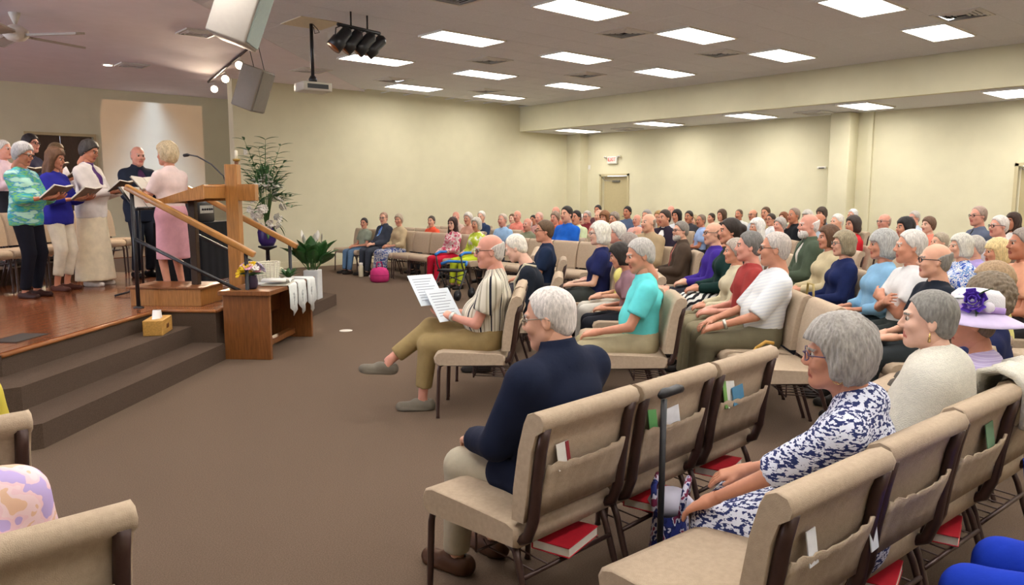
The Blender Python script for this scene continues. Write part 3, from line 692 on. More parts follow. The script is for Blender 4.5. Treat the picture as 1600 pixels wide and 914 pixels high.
# ------------------------------------------------------------------ chairs
M_FAB = mat('chair_fabric', '#b4a18b', rough=.9, var=.08, scale=60, bump=.25, bscale=350, spec=.1)
M_FAB2 = mat('chair_pocket_fabric', '#ad9b86', rough=.9, var=.08, scale=60, bump=.25, bscale=300, spec=.1)
M_STEEL = mat('chair_steel_brown', '#432f2a', rough=.35, var=.1, spec=.5, metal=.3)
def chair_template():
    t = empty('chair', (0, 0, 0))
    # seat: waterfall cushion
    prof = [(-.235, .388), (.235, .378), (.262, .398), (.270, .435), (.255, .465), (.215, .478), (.05, .476), (-.20, .468), (-.235, .455)]
    mb = MB(); f0 = []
    xs = [(-.262, .94), (-.248, 1.0), (.248, 1.0), (.262, .94)]
    rows = [[(x, .015+(y-.015)*k, .437+(z-.437)*k) for y, z in prof+prof[:1]] for x, k in xs]
    mb.sheet(rows)
    for r, rev in ((rows[0], 0), (rows[-1], 1)):
        vs = [mb.bm.verts.new(p) for p in r[:-1]]; mb.bm.faces.new(vs[::-1] if rev else vs)
    bmesh.ops.remove_doubles(mb.bm, verts=mb.bm.verts[:], dist=.0005)
    mb.obj('seat', M_FAB, t)
    # backrest: padded slab with a thick rounded top roll
    prof = [(-.215, .49), (-.222, .60), (-.245, .74), (-.27, .83), (-.285, .862), (-.312, .876), (-.342, .868), (-.356, .845), (-.350, .82), (-.322, .80), (-.302, .74), (-.284, .60), (-.268, .49)]
    xs = [(-.262, .0), (-.250, .007), (.250, .007), (.262, .0)]
    mb = MB(); cy = -.28
    rows = []
    for x, g in xs:
        rows.append([(x, y+(g if i < 5 else -g)*(0 if 6 < i < 99 and g else 1)*(1), z) for i, (y, z) in enumerate(prof+prof[:1])])
    mb.sheet(rows)
    for r, rev in ((rows[0], 0), (rows[-1], 1)):
        vs = [mb.bm.verts.new(p) for p in r[:-1]]; mb.bm.faces.new(vs[::-1] if rev else vs)
    bmesh.ops.remove_doubles(mb.bm, verts=mb.bm.verts[:], dist=.0005)
    mb.obj('backrest', M_FAB, t)
    # pocket with gathered, sagging lip
    rows = []
    for j in range(25):
        u = j/24; x = -.212+.424*u
        sag = .010*math.sin(u*math.pi)+.0035*math.sin(u*38)
        rows.append([(x, -.287+.000-.0, .51), (x, -.300-.004*math.sin(u*31), .575), (x, -.322-.010*math.sin(u*math.pi)-.004*math.sin(u*38), .655), (x, -.332-.014*math.sin(u*math.pi)-.004*math.sin(u*44), .694-sag)])
    MB().sheet(rows, .005).obj('pocket', M_FAB2, t)
    for s in (-1, 1):
        mb = MB(); mb.tube([(s*.232, -.205, .40), (s*.232, -.262, .43), (s*.232, -.287, .50), (s*.232, -.301, .62), (s*.232, -.322, .75), (s*.232, -.338, .825)], .0205, 8); mb.obj('back_post', M_STEEL, t)
        MB().tube([(s*.235, .205, .385), (s*.236, .228, .375), (s*.238, .236, .34), (s*.245, .245, .015), (s*.245, .245, 0)], [.013, .013, .013, .012, .015], 8).obj('leg', M_STEEL, t)
        MB().tube([(s*.235, -.17, .385), (s*.236, -.205, .372), (s*.238, -.225, .33), (s*.246, -.325, .015), (s*.246, -.327, 0)], [.013, .013, .013, .012, .015], 8).obj('leg', M_STEEL, t)
        MB().tube([(s*.235, .21, .386), (s*.235, -.21, .386)], .0125, 8).obj('seat_rail', M_STEEL, t)
    MB().tube([(-.235, -.2, .395), (.235, -.2, .395)], .011, 8).obj('cross_rail', M_STEEL, t)
    mb = MB()
    mb.tube([(-.238, -.25, .285), (.238, -.25, .285)], .0085, 8).tube([(-.236, -.01, .298), (.236, -.01, .298)], .005, 6)
    for k in range(6): x = -.18+.36*k/5; mb.tube([(x, -.25, .287), (x, -.01, .298), (x, .01, .32)], .0032, 5)
    for s in (-1, 1): mb.tube([(s*.236, -.01, .298), (s*.236, -.01, .38)], .005, 5)
    mb.obj('book_rack', M_STEEL, t)
    return t
CHAIR0 = chair_template(); _c0 = [False]
CH_GROUP = 'empty beige chairs in the curved rows'
CH_LABEL = 'empty beige upholstered chair with nothing in its pocket in the curved rows'
def chair(x, y, rot, z=0., label=None, group=None):
    o = CHAIR0 if not _c0[0] else copy_tree(CHAIR0); _c0[0] = True
    o.location = (x, y, z); o.rotation_euler = (0, 0, rot)
    o['category'] = 'chair'
    if label:
        o['label'] = label
        if group: o['group'] = group
        elif 'group' in o: del o['group']
    else: o['label'] = CH_LABEL; o['group'] = CH_GROUP
    return o
# ------------------------------------------------------------------ signed-distance bodies (one continuous skin per figure)
F32 = np.float32
class Field:
    def __init__(s, lo, hi, h):
        s.lo = np.array(lo, F32); s.h = F32(h)
        s.n = np.ceil((np.array(hi)-np.array(lo))/h).astype(int)+2
        s.D = np.full(s.n, 1.0, F32)
        s.ax = [s.lo[i]+np.arange(s.n[i], dtype=F32)*s.h for i in range(3)]
    def sub(s, lo, hi):
        i0 = np.maximum(((np.array(lo)-s.lo)/s.h).astype(int), 0); i1 = np.minimum(((np.array(hi)-s.lo)/s.h).astype(int)+2, s.n)
        if (i1 <= i0).any(): return None
        sl = tuple(slice(a, b) for a, b in zip(i0, i1))
        X = s.ax[0][sl[0]][:, None, None]; Y = s.ax[1][sl[1]][None, :, None]; Z = s.ax[2][sl[2]][None, None, :]
        return sl, X, Y, Z
    def blend(s, sl, d, k):
        a = s.D[sl]
        if k > 0:
            h = np.clip(.5+.5*(a-d)/k, 0, 1); s.D[sl] = a*(1-h)+d*h-k*h*(1-h)
        else: s.D[sl] = np.minimum(a, d)
    def cone(s, a, b, ra, rb, k=.03, w=None, ws=1.0, cut=None, cut0=None):
        a = np.array(a, F32); b = np.array(b, F32); m = max(ra, rb)*(ws if w is not None else 1)+k+2.2*float(s.h)
        q = s.sub(np.minimum(a, b)-m, np.maximum(a, b)+m)
        if q is None: return
        sl, X, Y, Z = q
        px, py, pz = X-a[0], Y-a[1], Z-a[2]; ba = b-a
        L2 = float(ba@ba)+1e-9
        if w is not None:
            w = np.array(w, F32); w = w/np.linalg.norm(w); c = 1-1/ws
            t = (px*w[0]+py*w[1]+pz*w[2])*c
            px = px-t*w[0]; py = py-t*w[1]; pz = pz-t*w[2]
            ba = ba-w*float(ba@w)*c; L2 = float(ba@ba)+1e-9
        tt = (px*ba[0]+py*ba[1]+pz*ba[2])/L2
        t = np.clip(tt, 0, 1)
        d = np.sqrt((px-t*ba[0])**2+(py-t*ba[1])**2+(pz-t*ba[2])**2)-(ra+(rb-ra)*t)
        L = math.sqrt(L2)
        if cut is not None: d = np.maximum(d, (tt-1)*L-cut)
        if cut0 is not None: d = np.maximum(d, -tt*L-cut0)
        s.blend(sl, d, k)
    def ell(s, c, r, k=.03, R=None, neg=False):
        c = np.array(c, F32); r = np.array(r, F32) if np.ndim(r) else np.array((r, r, r), F32)
        m = float(r.max())+k+2.2*float(s.h); q = s.sub(c-m, c+m)
        if q is None: return
        sl, X, Y, Z = q
        px, py, pz = X-c[0], Y-c[1], Z-c[2]
        if R is not None:
            R = np.array(R, F32)
            px, py, pz = px*R[0][0]+py*R[1][0]+pz*R[2][0], px*R[0][1]+py*R[1][1]+pz*R[2][1], px*R[0][2]+py*R[1][2]+pz*R[2][2]
        k0 = np.sqrt((px/r[0])**2+(py/r[1])**2+(pz/r[2])**2)+1e-6
        k1 = np.sqrt((px/r[0]**2)**2+(py/r[1]**2)**2+(pz/r[2]**2)**2)+1e-6
        d = k0*(k0-1)/k1
        if neg:
            a = s.D[sl]; d = -d
            h = np.clip(.5+.5*(d-a)/max(k, 1e-4), 0, 1); s.D[sl] = a*(1-h)+d*h+k*h*(1-h)
        else: s.blend(sl, d, k)
    def full(s): return s.ax[0][:, None, None], s.ax[1][None, :, None], s.ax[2][None, None, :]
    def mesh(s):
        return surfnet(s.D, s.lo, float(s.h))
_CO = [(0, 0, 0), (1, 0, 0), (0, 1, 0), (1, 1, 0), (0, 0, 1), (1, 0, 1), (0, 1, 1), (1, 1, 1)]
_ED = [(0, 1), (2, 3), (4, 5), (6, 7), (0, 2), (1, 3), (4, 6), (5, 7), (0, 4), (1, 5), (2, 6), (3, 7)]
def surfnet(D, lo, h):
    S = D < 0; n = np.array(D.shape)-1
    def c(A, o): return A[o[0]:o[0]+n[0], o[1]:o[1]+n[1], o[2]:o[2]+n[2]]
    cnt = np.zeros(n, np.int8)
    for o in _CO: cnt += c(S, o)
    mk = (cnt > 0) & (cnt < 8)
    ci = np.argwhere(mk); idx = np.full(n, -1, np.int32); idx[mk] = np.arange(len(ci))
    V = np.stack([D[ci[:, 0]+o[0], ci[:, 1]+o[1], ci[:, 2]+o[2]] for o in _CO], 1)
    P = np.zeros((len(ci), 3), F32); N = np.zeros(len(ci), F32); CO = np.array(_CO, F32)
    for a, b in _ED:
        va, vb = V[:, a], V[:, b]; x = (va < 0) != (vb < 0)
        t = np.where(x, va/np.where(x, va-vb, 1), 0)[:, None]
        P += np.where(x[:, None], CO[a]+t*(CO[b]-CO[a]), 0); N += x
    P = (ci+P/N[:, None])*h+lo
    Q = []
    for ax in range(3):
        sl0 = [slice(1, -1)]*3; sl1 = [slice(1, -1)]*3; sl0[ax] = slice(0, -1); sl1[ax] = slice(1, None)
        A, B = S[tuple(sl0)], S[tuple(sl1)]
        e = np.argwhere(A != B); off = np.ones(3, int); off[ax] = 0
        f = A[e[:, 0], e[:, 1], e[:, 2]]; e = e+off
        u, v = (ax+1) % 3, (ax+2) % 3
        du = np.zeros(3, int); du[u] = 1; dv = np.zeros(3, int); dv[v] = 1
        g = lambda q: idx[q[:, 0], q[:, 1], q[:, 2]]
        q = np.stack([g(e-du-dv), g(e-dv), g(e), g(e-du)], 1)
        q[~f] = q[~f][:, ::-1]
        Q.append(q)
    return P.astype(F32), np.concatenate(Q)
def mk_mesh(name, P, Q, mats, mi=None, smooth=True):
    me = bpy.data.meshes.new(name)
    me.vertices.add(len(P)); me.vertices.foreach_set('co', np.ascontiguousarray(P, F32).ravel())
    me.loops.add(Q.size); me.loops.foreach_set('vertex_index', np.ascontiguousarray(Q, np.int32).ravel())
    me.polygons.add(len(Q)); me.polygons.foreach_set('loop_start', np.arange(0, Q.size, 4, dtype=np.int32))
    if mi is not None: me.polygons.foreach_set('material_index', np.ascontiguousarray(mi, np.int32))
    if smooth: me.polygons.foreach_set('use_smooth', np.ones(len(Q), bool))
    for m in mats: me.materials.append(m)
    me.update(calc_edges=True)
    return me
# ---------------- templates (heads, hands, hair, shoes), cached per level of detail
HH = {'n': .0054, 'm': .0092, 'f': .0145}
TPL = {}
def sphere_q(c, r, n=8, m=6):
    th = np.linspace(.02, math.pi-.02, m+1); ph = np.arange(n)*2*math.pi/n
    P = np.array([[c[0]+r*math.sin(t)*math.cos(p), c[1]+r*math.cos(t), c[2]+r*math.sin(t)*math.sin(p)] for t in th for p in ph], F32)
    Q = np.array([[i*n+j, i*n+(j+1) % n, (i+1)*n+(j+1) % n, (i+1)*n+j] for i in range(m) for j in range(n)], np.int32)
    return P, Q
def head_tpl(lod, sex):
    key = ('head', lod, sex)
    if key in TPL: return TPL[key]
    f = Field((-.11, -.13, -.21), (.11, .145, .145), HH[lod])
    fm = sex == 'f'
    f.ell((0, -.012, .035), (.074, .095, .088), 0)
    f.ell((0, .022, -.035), (.058 if fm else .062, .07, .083), .03)
    f.ell((0, .066, -.096), (.024, .022, .019) if fm else (.029, .023, .022), .025)
    for s in (-1, 1):
        f.cone((.046*s, 0, -.058), (.012*s, .062, -.095), .022, .018, .025)
        f.ell((.04*s, .066, -.022), .024, .02)
        f.cone((.012*s, .088, .031), (.042*s, .074, .03), .010, .009, .014)
    for s in (-1, 1): f.ell((.031*s, .101, .011), (.017, .017, .011), .012, neg=True)
    f.cone((0, .088, .018), (0, .108, -.02), .008, .0115, .012)
    for s in (-1, 1): f.ell((.011*s, .1, -.027), (.0085, .011, .008), .008)
    f.cone((-.02, .084, -.053), (.02, .084, -.053), .0085, .0085, .01)
    f.cone((-.016, .085, -.066), (.016, .085, -.066), .0085, .0085, .008)
    f.ell((0, .102, -.0595), (.026, .012, .0022), .003, neg=True)
    for s in (-1, 1):
        f.ell((.077*s, -.012, -.005), (.009, .019, .031), .008)
        f.ell((.0855*s, -.006, .0), (.005, .009, .017), .004, neg=True)
    f.cone((0, -.02, -.06), (0, -.05, -.17), .052, .05 if fm else .058, .03)
    P, Q = f.mesh(); C = P[Q].mean(1)
    mi = np.zeros(len(Q), np.int32)
    ax = np.abs(C[:, 0])
    mi[(ax < .027) & (C[:, 1] > .08) & (C[:, 2] < -.046) & (C[:, 2] > -.075)] = 1
    mi[(ax > .014) & (ax < .05) & (C[:, 1] > .066) & (C[:, 2] > .027) & (C[:, 2] < .037)] = 2
    PP, QQ, MI = [P], [Q], [mi]; n = len(P)
    for s in (-1, 1):
        p, q = sphere_q((.031*s, .0785, .0105), .0125, 8, 6)
        m = np.full(len(q), 3, np.int32); m[:16] = 4
        PP.append(p); QQ.append(q+n); MI.append(m); n += len(p)
    TPL[key] = (np.concatenate(PP), np.concatenate(QQ), np.concatenate(MI))
    return TPL[key]
def hand_tpl(lod, curl):
    key = ('hand', lod, curl)
    if key in TPL: return TPL[key]
    h = {'n': .0052, 'm': .0092, 'f': .0135}[lod]
    f = Field((-.08, -.05, -.1), (.065, .2, .045), h)
    f.cone((0, -.045, 0), (0, .015, 0), .027, .026, .01, w=(1, 0, 0), ws=1.15)
    for i, (x, L) in enumerate(((-.033, .068), (-.0115, .076), (.0105, .07), (.031, .054))):
        b = np.array((x, .088, 0.)); f.cone((x*.6, .005, 0), b, .016, .0125, .018)
        a = curl*(.9+.1*i); p = b
        for seg, (fr, aa) in enumerate(((.46, a*.8), (.3, a*1.7), (.24, a*2.3))):
            q = p+L*fr*np.array((x*.6/.09*.3, math.cos(aa), -math.sin(aa)))
            f.cone(p, q, .0098-.001*seg, .0092-.001*seg, .004); p = q
    f.cone((-.018, .012, -.006), (-.05, .05, -.014), .017, .0125, .016)
    f.cone((-.05, .05, -.014), (-.05+.012*curl, .09, -.018-.02*curl), .0115, .0095, .006)
    TPL[key] = f.mesh()
    return TPL[key]
def shoe_tpl(lod, kind):
    key = ('shoe', lod, kind)
    if key in TPL: return TPL[key]
    f = Field((-.07, -.11, -.01), (.07, .23, .15), {'n': .009, 'm': .014, 'f': .02}[lod])
    f.cone((0, -.055, .035), (.004, .165, .028), .042, .036, .0, w=(1, 0, 0), ws=1.12)
    f.cone((0, -.045, .05), (0, .05, .055), .042, .036, .02)
    if kind == 'boot': f.cone((0, -.04, .05), (0, -.035, .125), .045, .047, .02)
    X, Y, Z = f.full()
    f.D = np.maximum(f.D, (.004-Z)+0*X+0*Y)
    if kind != 'boot':
        f.ell((0, -.02, .115), (.034, .055, .045), .012, neg=True)
    # sole ledge
    d = np.maximum(np.sqrt((X/1.0)**2+np.maximum(np.abs(Y-.055)-.085, 0)**2)-.047, np.abs(Z-.014)-.012)
    f.D = np.minimum(f.D, d)
    TPL[key] = f.mesh()
    return TPL[key]
def ip(x, xs, ys): return np.interp(x, xs, ys).astype(F32)
def hair_tpl(lod, style):
    key = ('hair', lod, style)
    if key in TPL: return TPL[key]
    big = style in ('long', 'bob', 'curly', 'fluffy', 'waves', 'pageboy')
    f = Field((-.16, -.2, -.36 if style in ('long', 'waves') else -.2), (.16, .15, .2), HH[lod]*(1.15 if big else 1))
    X, Y, Z = f.full(); Z1 = f.ax[2]; Y1 = f.ax[1]
    def shell(i, iz=0.0): f.ell((0, -.015, .036), (.076+i, .097+i, .09+i+iz), .0)
    def cutfront(zs, ys): f.D = np.maximum(f.D, Y-ip(Z1, zs, ys)[None, None, :]+0*X)
    def cutlow(ys, zs): f.D = np.maximum(f.D, ip(Y1, ys, zs)[None, :, None]-Z+0*X)
    amp, frq = .0018, 34
    if style == 'short':
        shell(.009, .004); f.ell((0, -.06, -.02), (.068, .05, .06), .02)
        cutfront([-.12, -.03, 0, .03, .06, .085, .1], [-.03, -.02, .005, .035, .05, .07, .3]); cutlow([-.12, -.05, -.02, .02, .06], [-.095, -.085, -.03, -.012, .02])
    elif style == 'fringe':
        shell(.006); f.ell((0, -.06, -.02), (.066, .044, .06), .02)
        cutfront([-.12, -.02, .02, .05], [-.03, -.012, -.004, -.04]); cutlow([-.12, -.05, -.02, .02, .06], [-.09, -.08, -.03, -.012, .02])
        zt = ip(Y1, [-.13, -.09, -.03, .02], [.075, .06, .045, .03]); f.D = np.maximum(f.D, Z-zt[None, :, None]+0*X)
    elif style == 'crop':
        shell(.007, .0); f.ell((0, -.06, -.02), (.066, .046, .06), .02)
        cutfront([-.12, -.03, 0, .03, .06, .09, .105], [-.03, -.02, .005, .03, .04, .055, .3]); cutlow([-.12, -.05, -.02, .02, .06], [-.09, -.08, -.03, -.012, .02])
        amp = .0012
    elif style == 'pixie':
        shell(.02, .008); f.ell((0, -.06, -.02), (.07, .055, .075), .03)
        cutfront([-.12, -.05, 0, .03, .06, .08, .09], [-.02, -.01, .015, .04, .06, .085, .3]); cutlow([-.12, -.05, -.01, .03, .07], [-.1, -.09, -.045, -.02, .02])
        amp = .004
    elif style in ('bob', 'pageboy'):
        shell(.026, .006); f.ell((0, -.035, -.045), (.098, .085, .085), .03); f.ell((0, -.05, -.06), (.085, .08, .07), .03)
        fz = .05 if style == 'pageboy' else .08
        cutfront([-.2, -.1, -.03, .02, fz-.012, fz], [.025, .035, .035, .045, .065, .3]); cutlow([-.2, -.08, .0, .05], [-.13, -.13, -.1, -.085])
        amp = .004
    elif style in ('fluffy', 'curly'):
        shell(.034, .01); f.ell((0, -.035, -.02), (.108, .092, .09), .03)
        cutfront([-.2, -.1, -.03, .02, .06, .078], [.0, .015, .025, .04, .06, .3]); cutlow([-.2, -.08, .0, .05], [-.105, -.1, -.07, -.03])
        amp = .006
    elif style in ('long', 'waves'):
        shell(.024, .006); f.ell((0, -.04, -.06), (.1, .082, .12), .03); f.ell((0, -.06, -.16), (.105, .065, .12), .04)
        for s in (-1, 1): f.cone((.08*s, -.01, 0), (.085*s, .0, -.19), .032, .03, .03)
        cutfront([-.36, -.2, -.1, -.03, .02, .07, .082], [.04, .04, .035, .035, .045, .065, .3]); cutlow([-.2, .05], [-.27, -.2])
        amp = .005
    elif style == 'bun':
        shell(.014, .004); f.ell((0, -.075, -.02), (.07, .055, .07), .03); f.ell((0, -.125, .03), (.05, .045, .048), .02)
        cutfront([-.12, -.05, 0, .03, .06, .08, .09], [-.03, -.02, .01, .035, .055, .075, .3]); cutlow([-.12, -.05, -.01, .03, .07], [-.095, -.09, -.035, -.015, .02])
    ph = np.arctan2(X, Y+.03)+0*Z; r = np.sqrt(X**2+(Y+.02)**2)
    if style == 'curly':
        f.D = f.D+amp*np.sin(X*95+1.3)*np.sin(Y*90)*np.sin(Z*88+.6)+.004*np.sin(X*190)*np.sin(Z*170+Y*60)
    else:
        f.D = f.D+amp*(.45*np.sin(ph*frq+4*np.sin(Z*24+ph*2)+r*30)+.5*np.sin(ph*9+3*np.sin(Z*17+1)+r*20))*np.clip(r/.05, 0, 1)+amp*.7*np.sin(X*52+1)*np.sin(Z*44)*np.sin(Y*40+.5)
    TPL[key] = f.mesh()
    return TPL[key]
# ---------------- skin, hair and cloth materials
SKINS = {'a': '#d8a48a', 'b': '#c98d72', 'c': '#e0b39c', 'd': '#b97a5e', 'e': '#d39682'}
def skin(k): return mat('skin_'+k, SKINS[k], rough=.5, var=.07, scale=22, spec=.35, bump=.06, bscale=260)
def lipm(k): return mat('lip_'+k, {'a': '#b66a60', 'b': '#a85c50', 'c': '#c4766c', 'd': '#8d4a3f', 'e': '#b5655c'}[k], rough=.45, var=.05)
def hairm(c): return mat('hair_'+c, c, rough=.55, var=.38, scale=28, bump=.25, bscale=120, stretch=(4, 4, 1), spec=.3)
def cloth(c, rough=.85): return mat('cloth_'+c, c, rough=rough, var=.10, scale=14, bump=.22, bscale=22, spec=.15)
EYEW = lambda: mat('eye_white', '#c9c0b6', rough=.25, var=0)
IRIS = lambda: mat('iris', '#3a2a20', rough=.2, var=0)
V3 = lambda *a: np.array(a, float)
def unit(v): return v/(np.linalg.norm(v)+1e-9)
def ik(a, c, l1, l2, pole):
    d = c-a; L = np.linalg.norm(d); L = min(L, (l1+l2)*.999); d = unit(d); c = a+d*L
    x = (l1*l1-l2*l2+L*L)/(2*L); h = math.sqrt(max(l1*l1-x*x, 0))
    p = pole-d*(pole@d); return a+d*x+unit(p)*h, c
PEOPLE = {}
def person(label, loc, rot=0., z0=0., pose='sit', sex='m', scale=1., lean=6., bend=0., hyaw=0., hpitch=0., hroll=0., arms='lap', legs='sit', skin_='a',
           hair=('short', '#8a8580'), brow=None, beard=None, top=('shirt', None, 'short'), bottom=('trousers', None), shoes='#2a2522', socks=None, glasses=None,
           lod='f', shirt=None, tie=None, belly=0., group=None, earring=False, shoe_kind='low', watch=False, shoulders=1.0, feet=None, key=None, torso_yaw=0., tilt=0., slump=0.):
    h = {'n': .0145, 'm': .021, 'f': .03}[lod]
    root = empty('person', (loc[0], loc[1], z0), rot, label, 'person', group)
    root.scale = (scale,)*3; root.rotation_euler = (0, tilt, rot)
    fm = sex == 'f'
    stand = pose == 'stand'
    hipz = .93 if stand else .548
    P = V3(0, -.085 if not stand else 0, hipz)
    la = math.radians(lean); up = V3(0, -math.sin(la), math.cos(la))
    lb = math.radians(lean-bend); up2 = V3(0, -math.sin(lb), math.cos(lb))
    ty = math.radians(torso_yaw); rx = V3(math.cos(ty), math.sin(ty), 0); fwd = V3(-math.sin(ty), math.cos(ty), 0)
    waist = P+up*.17; chest = waist+up2*.17; shc = chest+up2*.115; neck = chest+up2*.15
    sw = (.148 if fm else .172)*shoulders
    shd = shc-up2*.042
    shL, shR = shd-rx*sw, shd+rx*sw
    head = neck+up2*(.115-slump)+fwd*(.045+.25*math.sin(math.radians(max(bend, 0))*.5))+V3(0, 0, .05)
    hip = {-1: P-V3(.088, 0, 0), 1: P+V3(.088, 0, 0)}
    # legs
    ank, knee, fdir = {}, {}, {}
    for s in (-1, 1):
        if stand: a = V3(.095*s, -.01, .085); kp = V3(0.05*s, 1, 0)
        elif legs == 'sit': a = V3(.115*s, .40, .085); kp = V3(.12*s, 1, .8)
        elif legs == 'tucked': a = V3(.10*s, .27, .085); kp = V3(.1*s, 1, .9)
        elif legs == 'crossR': a = V3(-.05, .40, .085) if s < 0 else V3(-.05, .67, .36); kp = V3(0, .6, 1) if s < 0 else V3(.1, .5, 1.2)
        elif legs == 'crossL': a = V3(.05, .44, .085) if s > 0 else V3(.24, .70, .30); kp = V3(0, .6, 1) if s > 0 else V3(-.1, .7, 1.2)
        else: a = V3(.16*s, .36, .085); kp = V3(.35*s, 1, .8)
        if feet: a = V3(*feet[0 if s < 0 else 1])
        k, a = ik(hip[s], a, .435, .425, kp)
        ank[s], knee[s] = a, k; fdir[s] = unit(V3(.12*s, 1, 0))
    # arms
    wr, el = {}, {}
    for s in (-1, 1):
        sh = shL if s < 0 else shR
        base = waist
        am = arms if isinstance(arms, str) else arms[0 if s < 0 else 1]
        pole = V3(.6*s, -.5, -.8)
        if not isinstance(am, str): t = V3(*am)
        elif am == 'lap': t = V3(.085*s, P[1]+.27, hipz+.115)
        elif am == 'thigh': t = V3(.14*s, P[1]+.34, hipz+.10)
        elif am == 'book': t = shc+rx*(.095*s)+fwd*.30+V3(0, 0, -.19)
        elif am == 'low_book': t = shc+rx*(.10*s)+fwd*.33+V3(0, 0, -.27)
        elif am == 'crossed': t = chest+rx*(-.085*s)+fwd*(.185+.02*s)+V3(0, 0, -.09); pole = V3(1.2*s, .1, -.9)
        elif am == 'chin': t = head+fwd*.07+rx*(.03*s)+V3(0, 0, -.2); pole = V3(.3*s, .3, -1)
        elif am == 'side': t = sh+V3(.07*s, .02, -.50)
        elif am == 'bench': t = sh+rx*(.36*s)+V3(0, -.22, -.10); pole = V3(0, -.6, -.8)
        e, w_ = ik(sh+V3(0, 0, -.005), t, .285, .255, pole)
        el[s], wr[s] = e, w_
    J = dict(P=P, waist=waist, chest=chest, shc=shc, neck=neck, head=head, wr=wr, el=el, knee=knee, ank=ank, rx=rx, fwd=fwd)
    # ---- skin body
    pts = np.array([P, waist, chest, shL, shR, neck, *el.values(), *wr.values(), *knee.values(), *ank.values(), hip[-1], hip[1]])
    lo, hi = pts.min(0)-.22, pts.max(0)+.22; lo[2] = max(lo[2], -.01)
    def torso(f, o, full=True, low=True):
        g = .92 if fm else 1.0
        if low: f.cone(P+V3(0, 0, -.01), waist, (.118 if fm else .112)+o, .1*g+o, .03, w=rx, ws=1.42)
        f.cone(waist, chest, .098*g+o, .112*g+o, .04, w=rx, ws=1.40)
        f.cone(chest, shc-up2*.035, .106*g+o, .07+o, .04, w=rx, ws=1.45)
        for s in (-1, 1): f.cone(neck-up2*.025-fwd*.01, (shL if s < 0 else shR)-rx*(.012*s), .046+o, .05+o, .045)
        if belly: f.ell(waist+fwd*(.05+.25*belly)+up*.0, (.14+.4*belly+o, .1+.35*belly+o, .14+o), .05)
        if fm:
            for s in (-1, 1): f.ell(chest+rx*(.068*s)+fwd*.088+V3(0, 0, -.02), (.062+o, .05+o, .062+o), .045)
    def arm(f, o, s, t0=0., t1=2., r=1.):
        a, e, w_ = (shL if s < 0 else shR), el[s], wr[s]
        if t1 <= 1: f.cone(a, a+(e-a)*t1, .054*r+o, (.054-.01*t1)*r+o*1.3, .035, cut=.004)
        else:
            f.cone(a, e, .054*r+o, .041*r+o, .035)
            q = e+(w_-e)*min(t1-1, 1.0)
            f.cone(e, q, .041*r+o, (.041-.013*(t1-1))*r+o, .012, cut=(.0 if t1 < 2.0 else None))
    def leg(f, o, s, t1=2., thick=1.):
        a, b, c = hip[s], knee[s], ank[s]
        f.cone(a, b, (.088 if fm else .084)*thick+o, .058*thick+o, .035)
        q = b+(c-b)*min(t1-1, 1.)
        f.cone(b, q, .056*thick+o, (.056-.018*(t1-1))*thick+o, .02, cut=.0)
        f.ell(b+(c-b)*.3+V3(0, -.018, 0)*1.0, (.045*thick+o, .047*thick+o, .09), .03) if t1 > 1.3 and (o == 0) else None
    f = Field(lo, hi, h)
    ar = .88 if fm else 1.0
    if lod == 'f': torso(f, -.012)
    else: torso(f, -.004)
    f.cone(neck-up2*.06, neck+up2*.07+fwd*.02, .056, .048 if fm else .054, .03)
    for s in (-1, 1):
        arm(f, -.004, s, r=ar); leg(f, -.004, s)
        f.cone(ank[s]+V3(0, -.01, -.03), ank[s]+fdir[s]*.11+V3(0, 0, -.055), .034, .026, .02)
    Pb, Qb = f.mesh(); parts = [(Pb, Qb, np.zeros(len(Qb), np.int32))]
    # head
    Hm = Matrix.Translation(Vector(head)) @ Euler((math.radians(-hpitch), math.radians(hroll), math.radians(hyaw+torso_yaw)), 'ZXY' if False else 'XYZ').to_matrix().to_4x4()
    Hm = Matrix.Translation(Vector(head)) @ Matrix.Rotation(math.radians(hyaw+torso_yaw), 4, 'Z') @ Matrix.Rotation(math.radians(hpitch), 4, 'X') @ Matrix.Rotation(math.radians(hroll), 4, 'Y')
    hs = .95 if fm else 1.0
    Hn = np.array(Hm)
    def xf(Pt, M, sc=1.0, mir=False):
        q = Pt*sc
        if mir: q = q*np.array((-1, 1, 1), F32)
        return (q @ M[:3, :3].T+M[:3, 3]).astype(F32)
    hp, hq, hmi = head_tpl(lod, sex)
    parts.append((xf(hp, Hn, hs), hq, hmi))
    # hands
    hands = {}
    for s in (-1, 1):
        am = arms if isinstance(arms, str) else arms[0 if s < 0 else 1]
        d = unit(wr[s]-el[s]); curl = .32
        n = V3(0, 0, 1)
        if am in ('book', 'low_book'): n = unit(V3(-.25*s, -.35, -.9)); curl = .55; d = unit(d+V3(-.25*s, .25, .1))
        elif am == 'crossed': n = unit(fwd+V3(0, 0, .3)); curl = .45
        elif am in ('lap', 'thigh'): n = unit(V3(.35*s, 0, 1)); d = unit(d+V3(-.3*s, .3, -.1)); curl = .42
        elif am == 'chin': n = unit(fwd*1.0+V3(.4*s, 0, 0)); curl = .9
        elif am == 'side': n = V3(s, 0, 0)
        y = d; z = unit(n-d*(n@d)); x = np.cross(y, z)
        if s > 0: X = x; mir = False
        else: X = x; mir = True
        M = np.eye(4); M[:3, 0] = x; M[:3, 1] = y; M[:3, 2] = z; M[:3, 3] = wr[s]+d*.012
        p, q = hand_tpl(lod, curl)
        if mir: q = q[:, ::-1]
        parts.append((xf(p, M, .9 if fm else 1.0, mir), q, np.zeros(len(q), np.int32)))
        hands[s] = (wr[s]+d*.09, d, z)
    J['hands'] = hands
    n = 0; PP, QQ, MM = [], [], []
    for p, q, m in parts: PP.append(p); QQ.append(q+n); MM.append(m); n += len(p)
    hc = hair[1] if hair else '#8a8580'
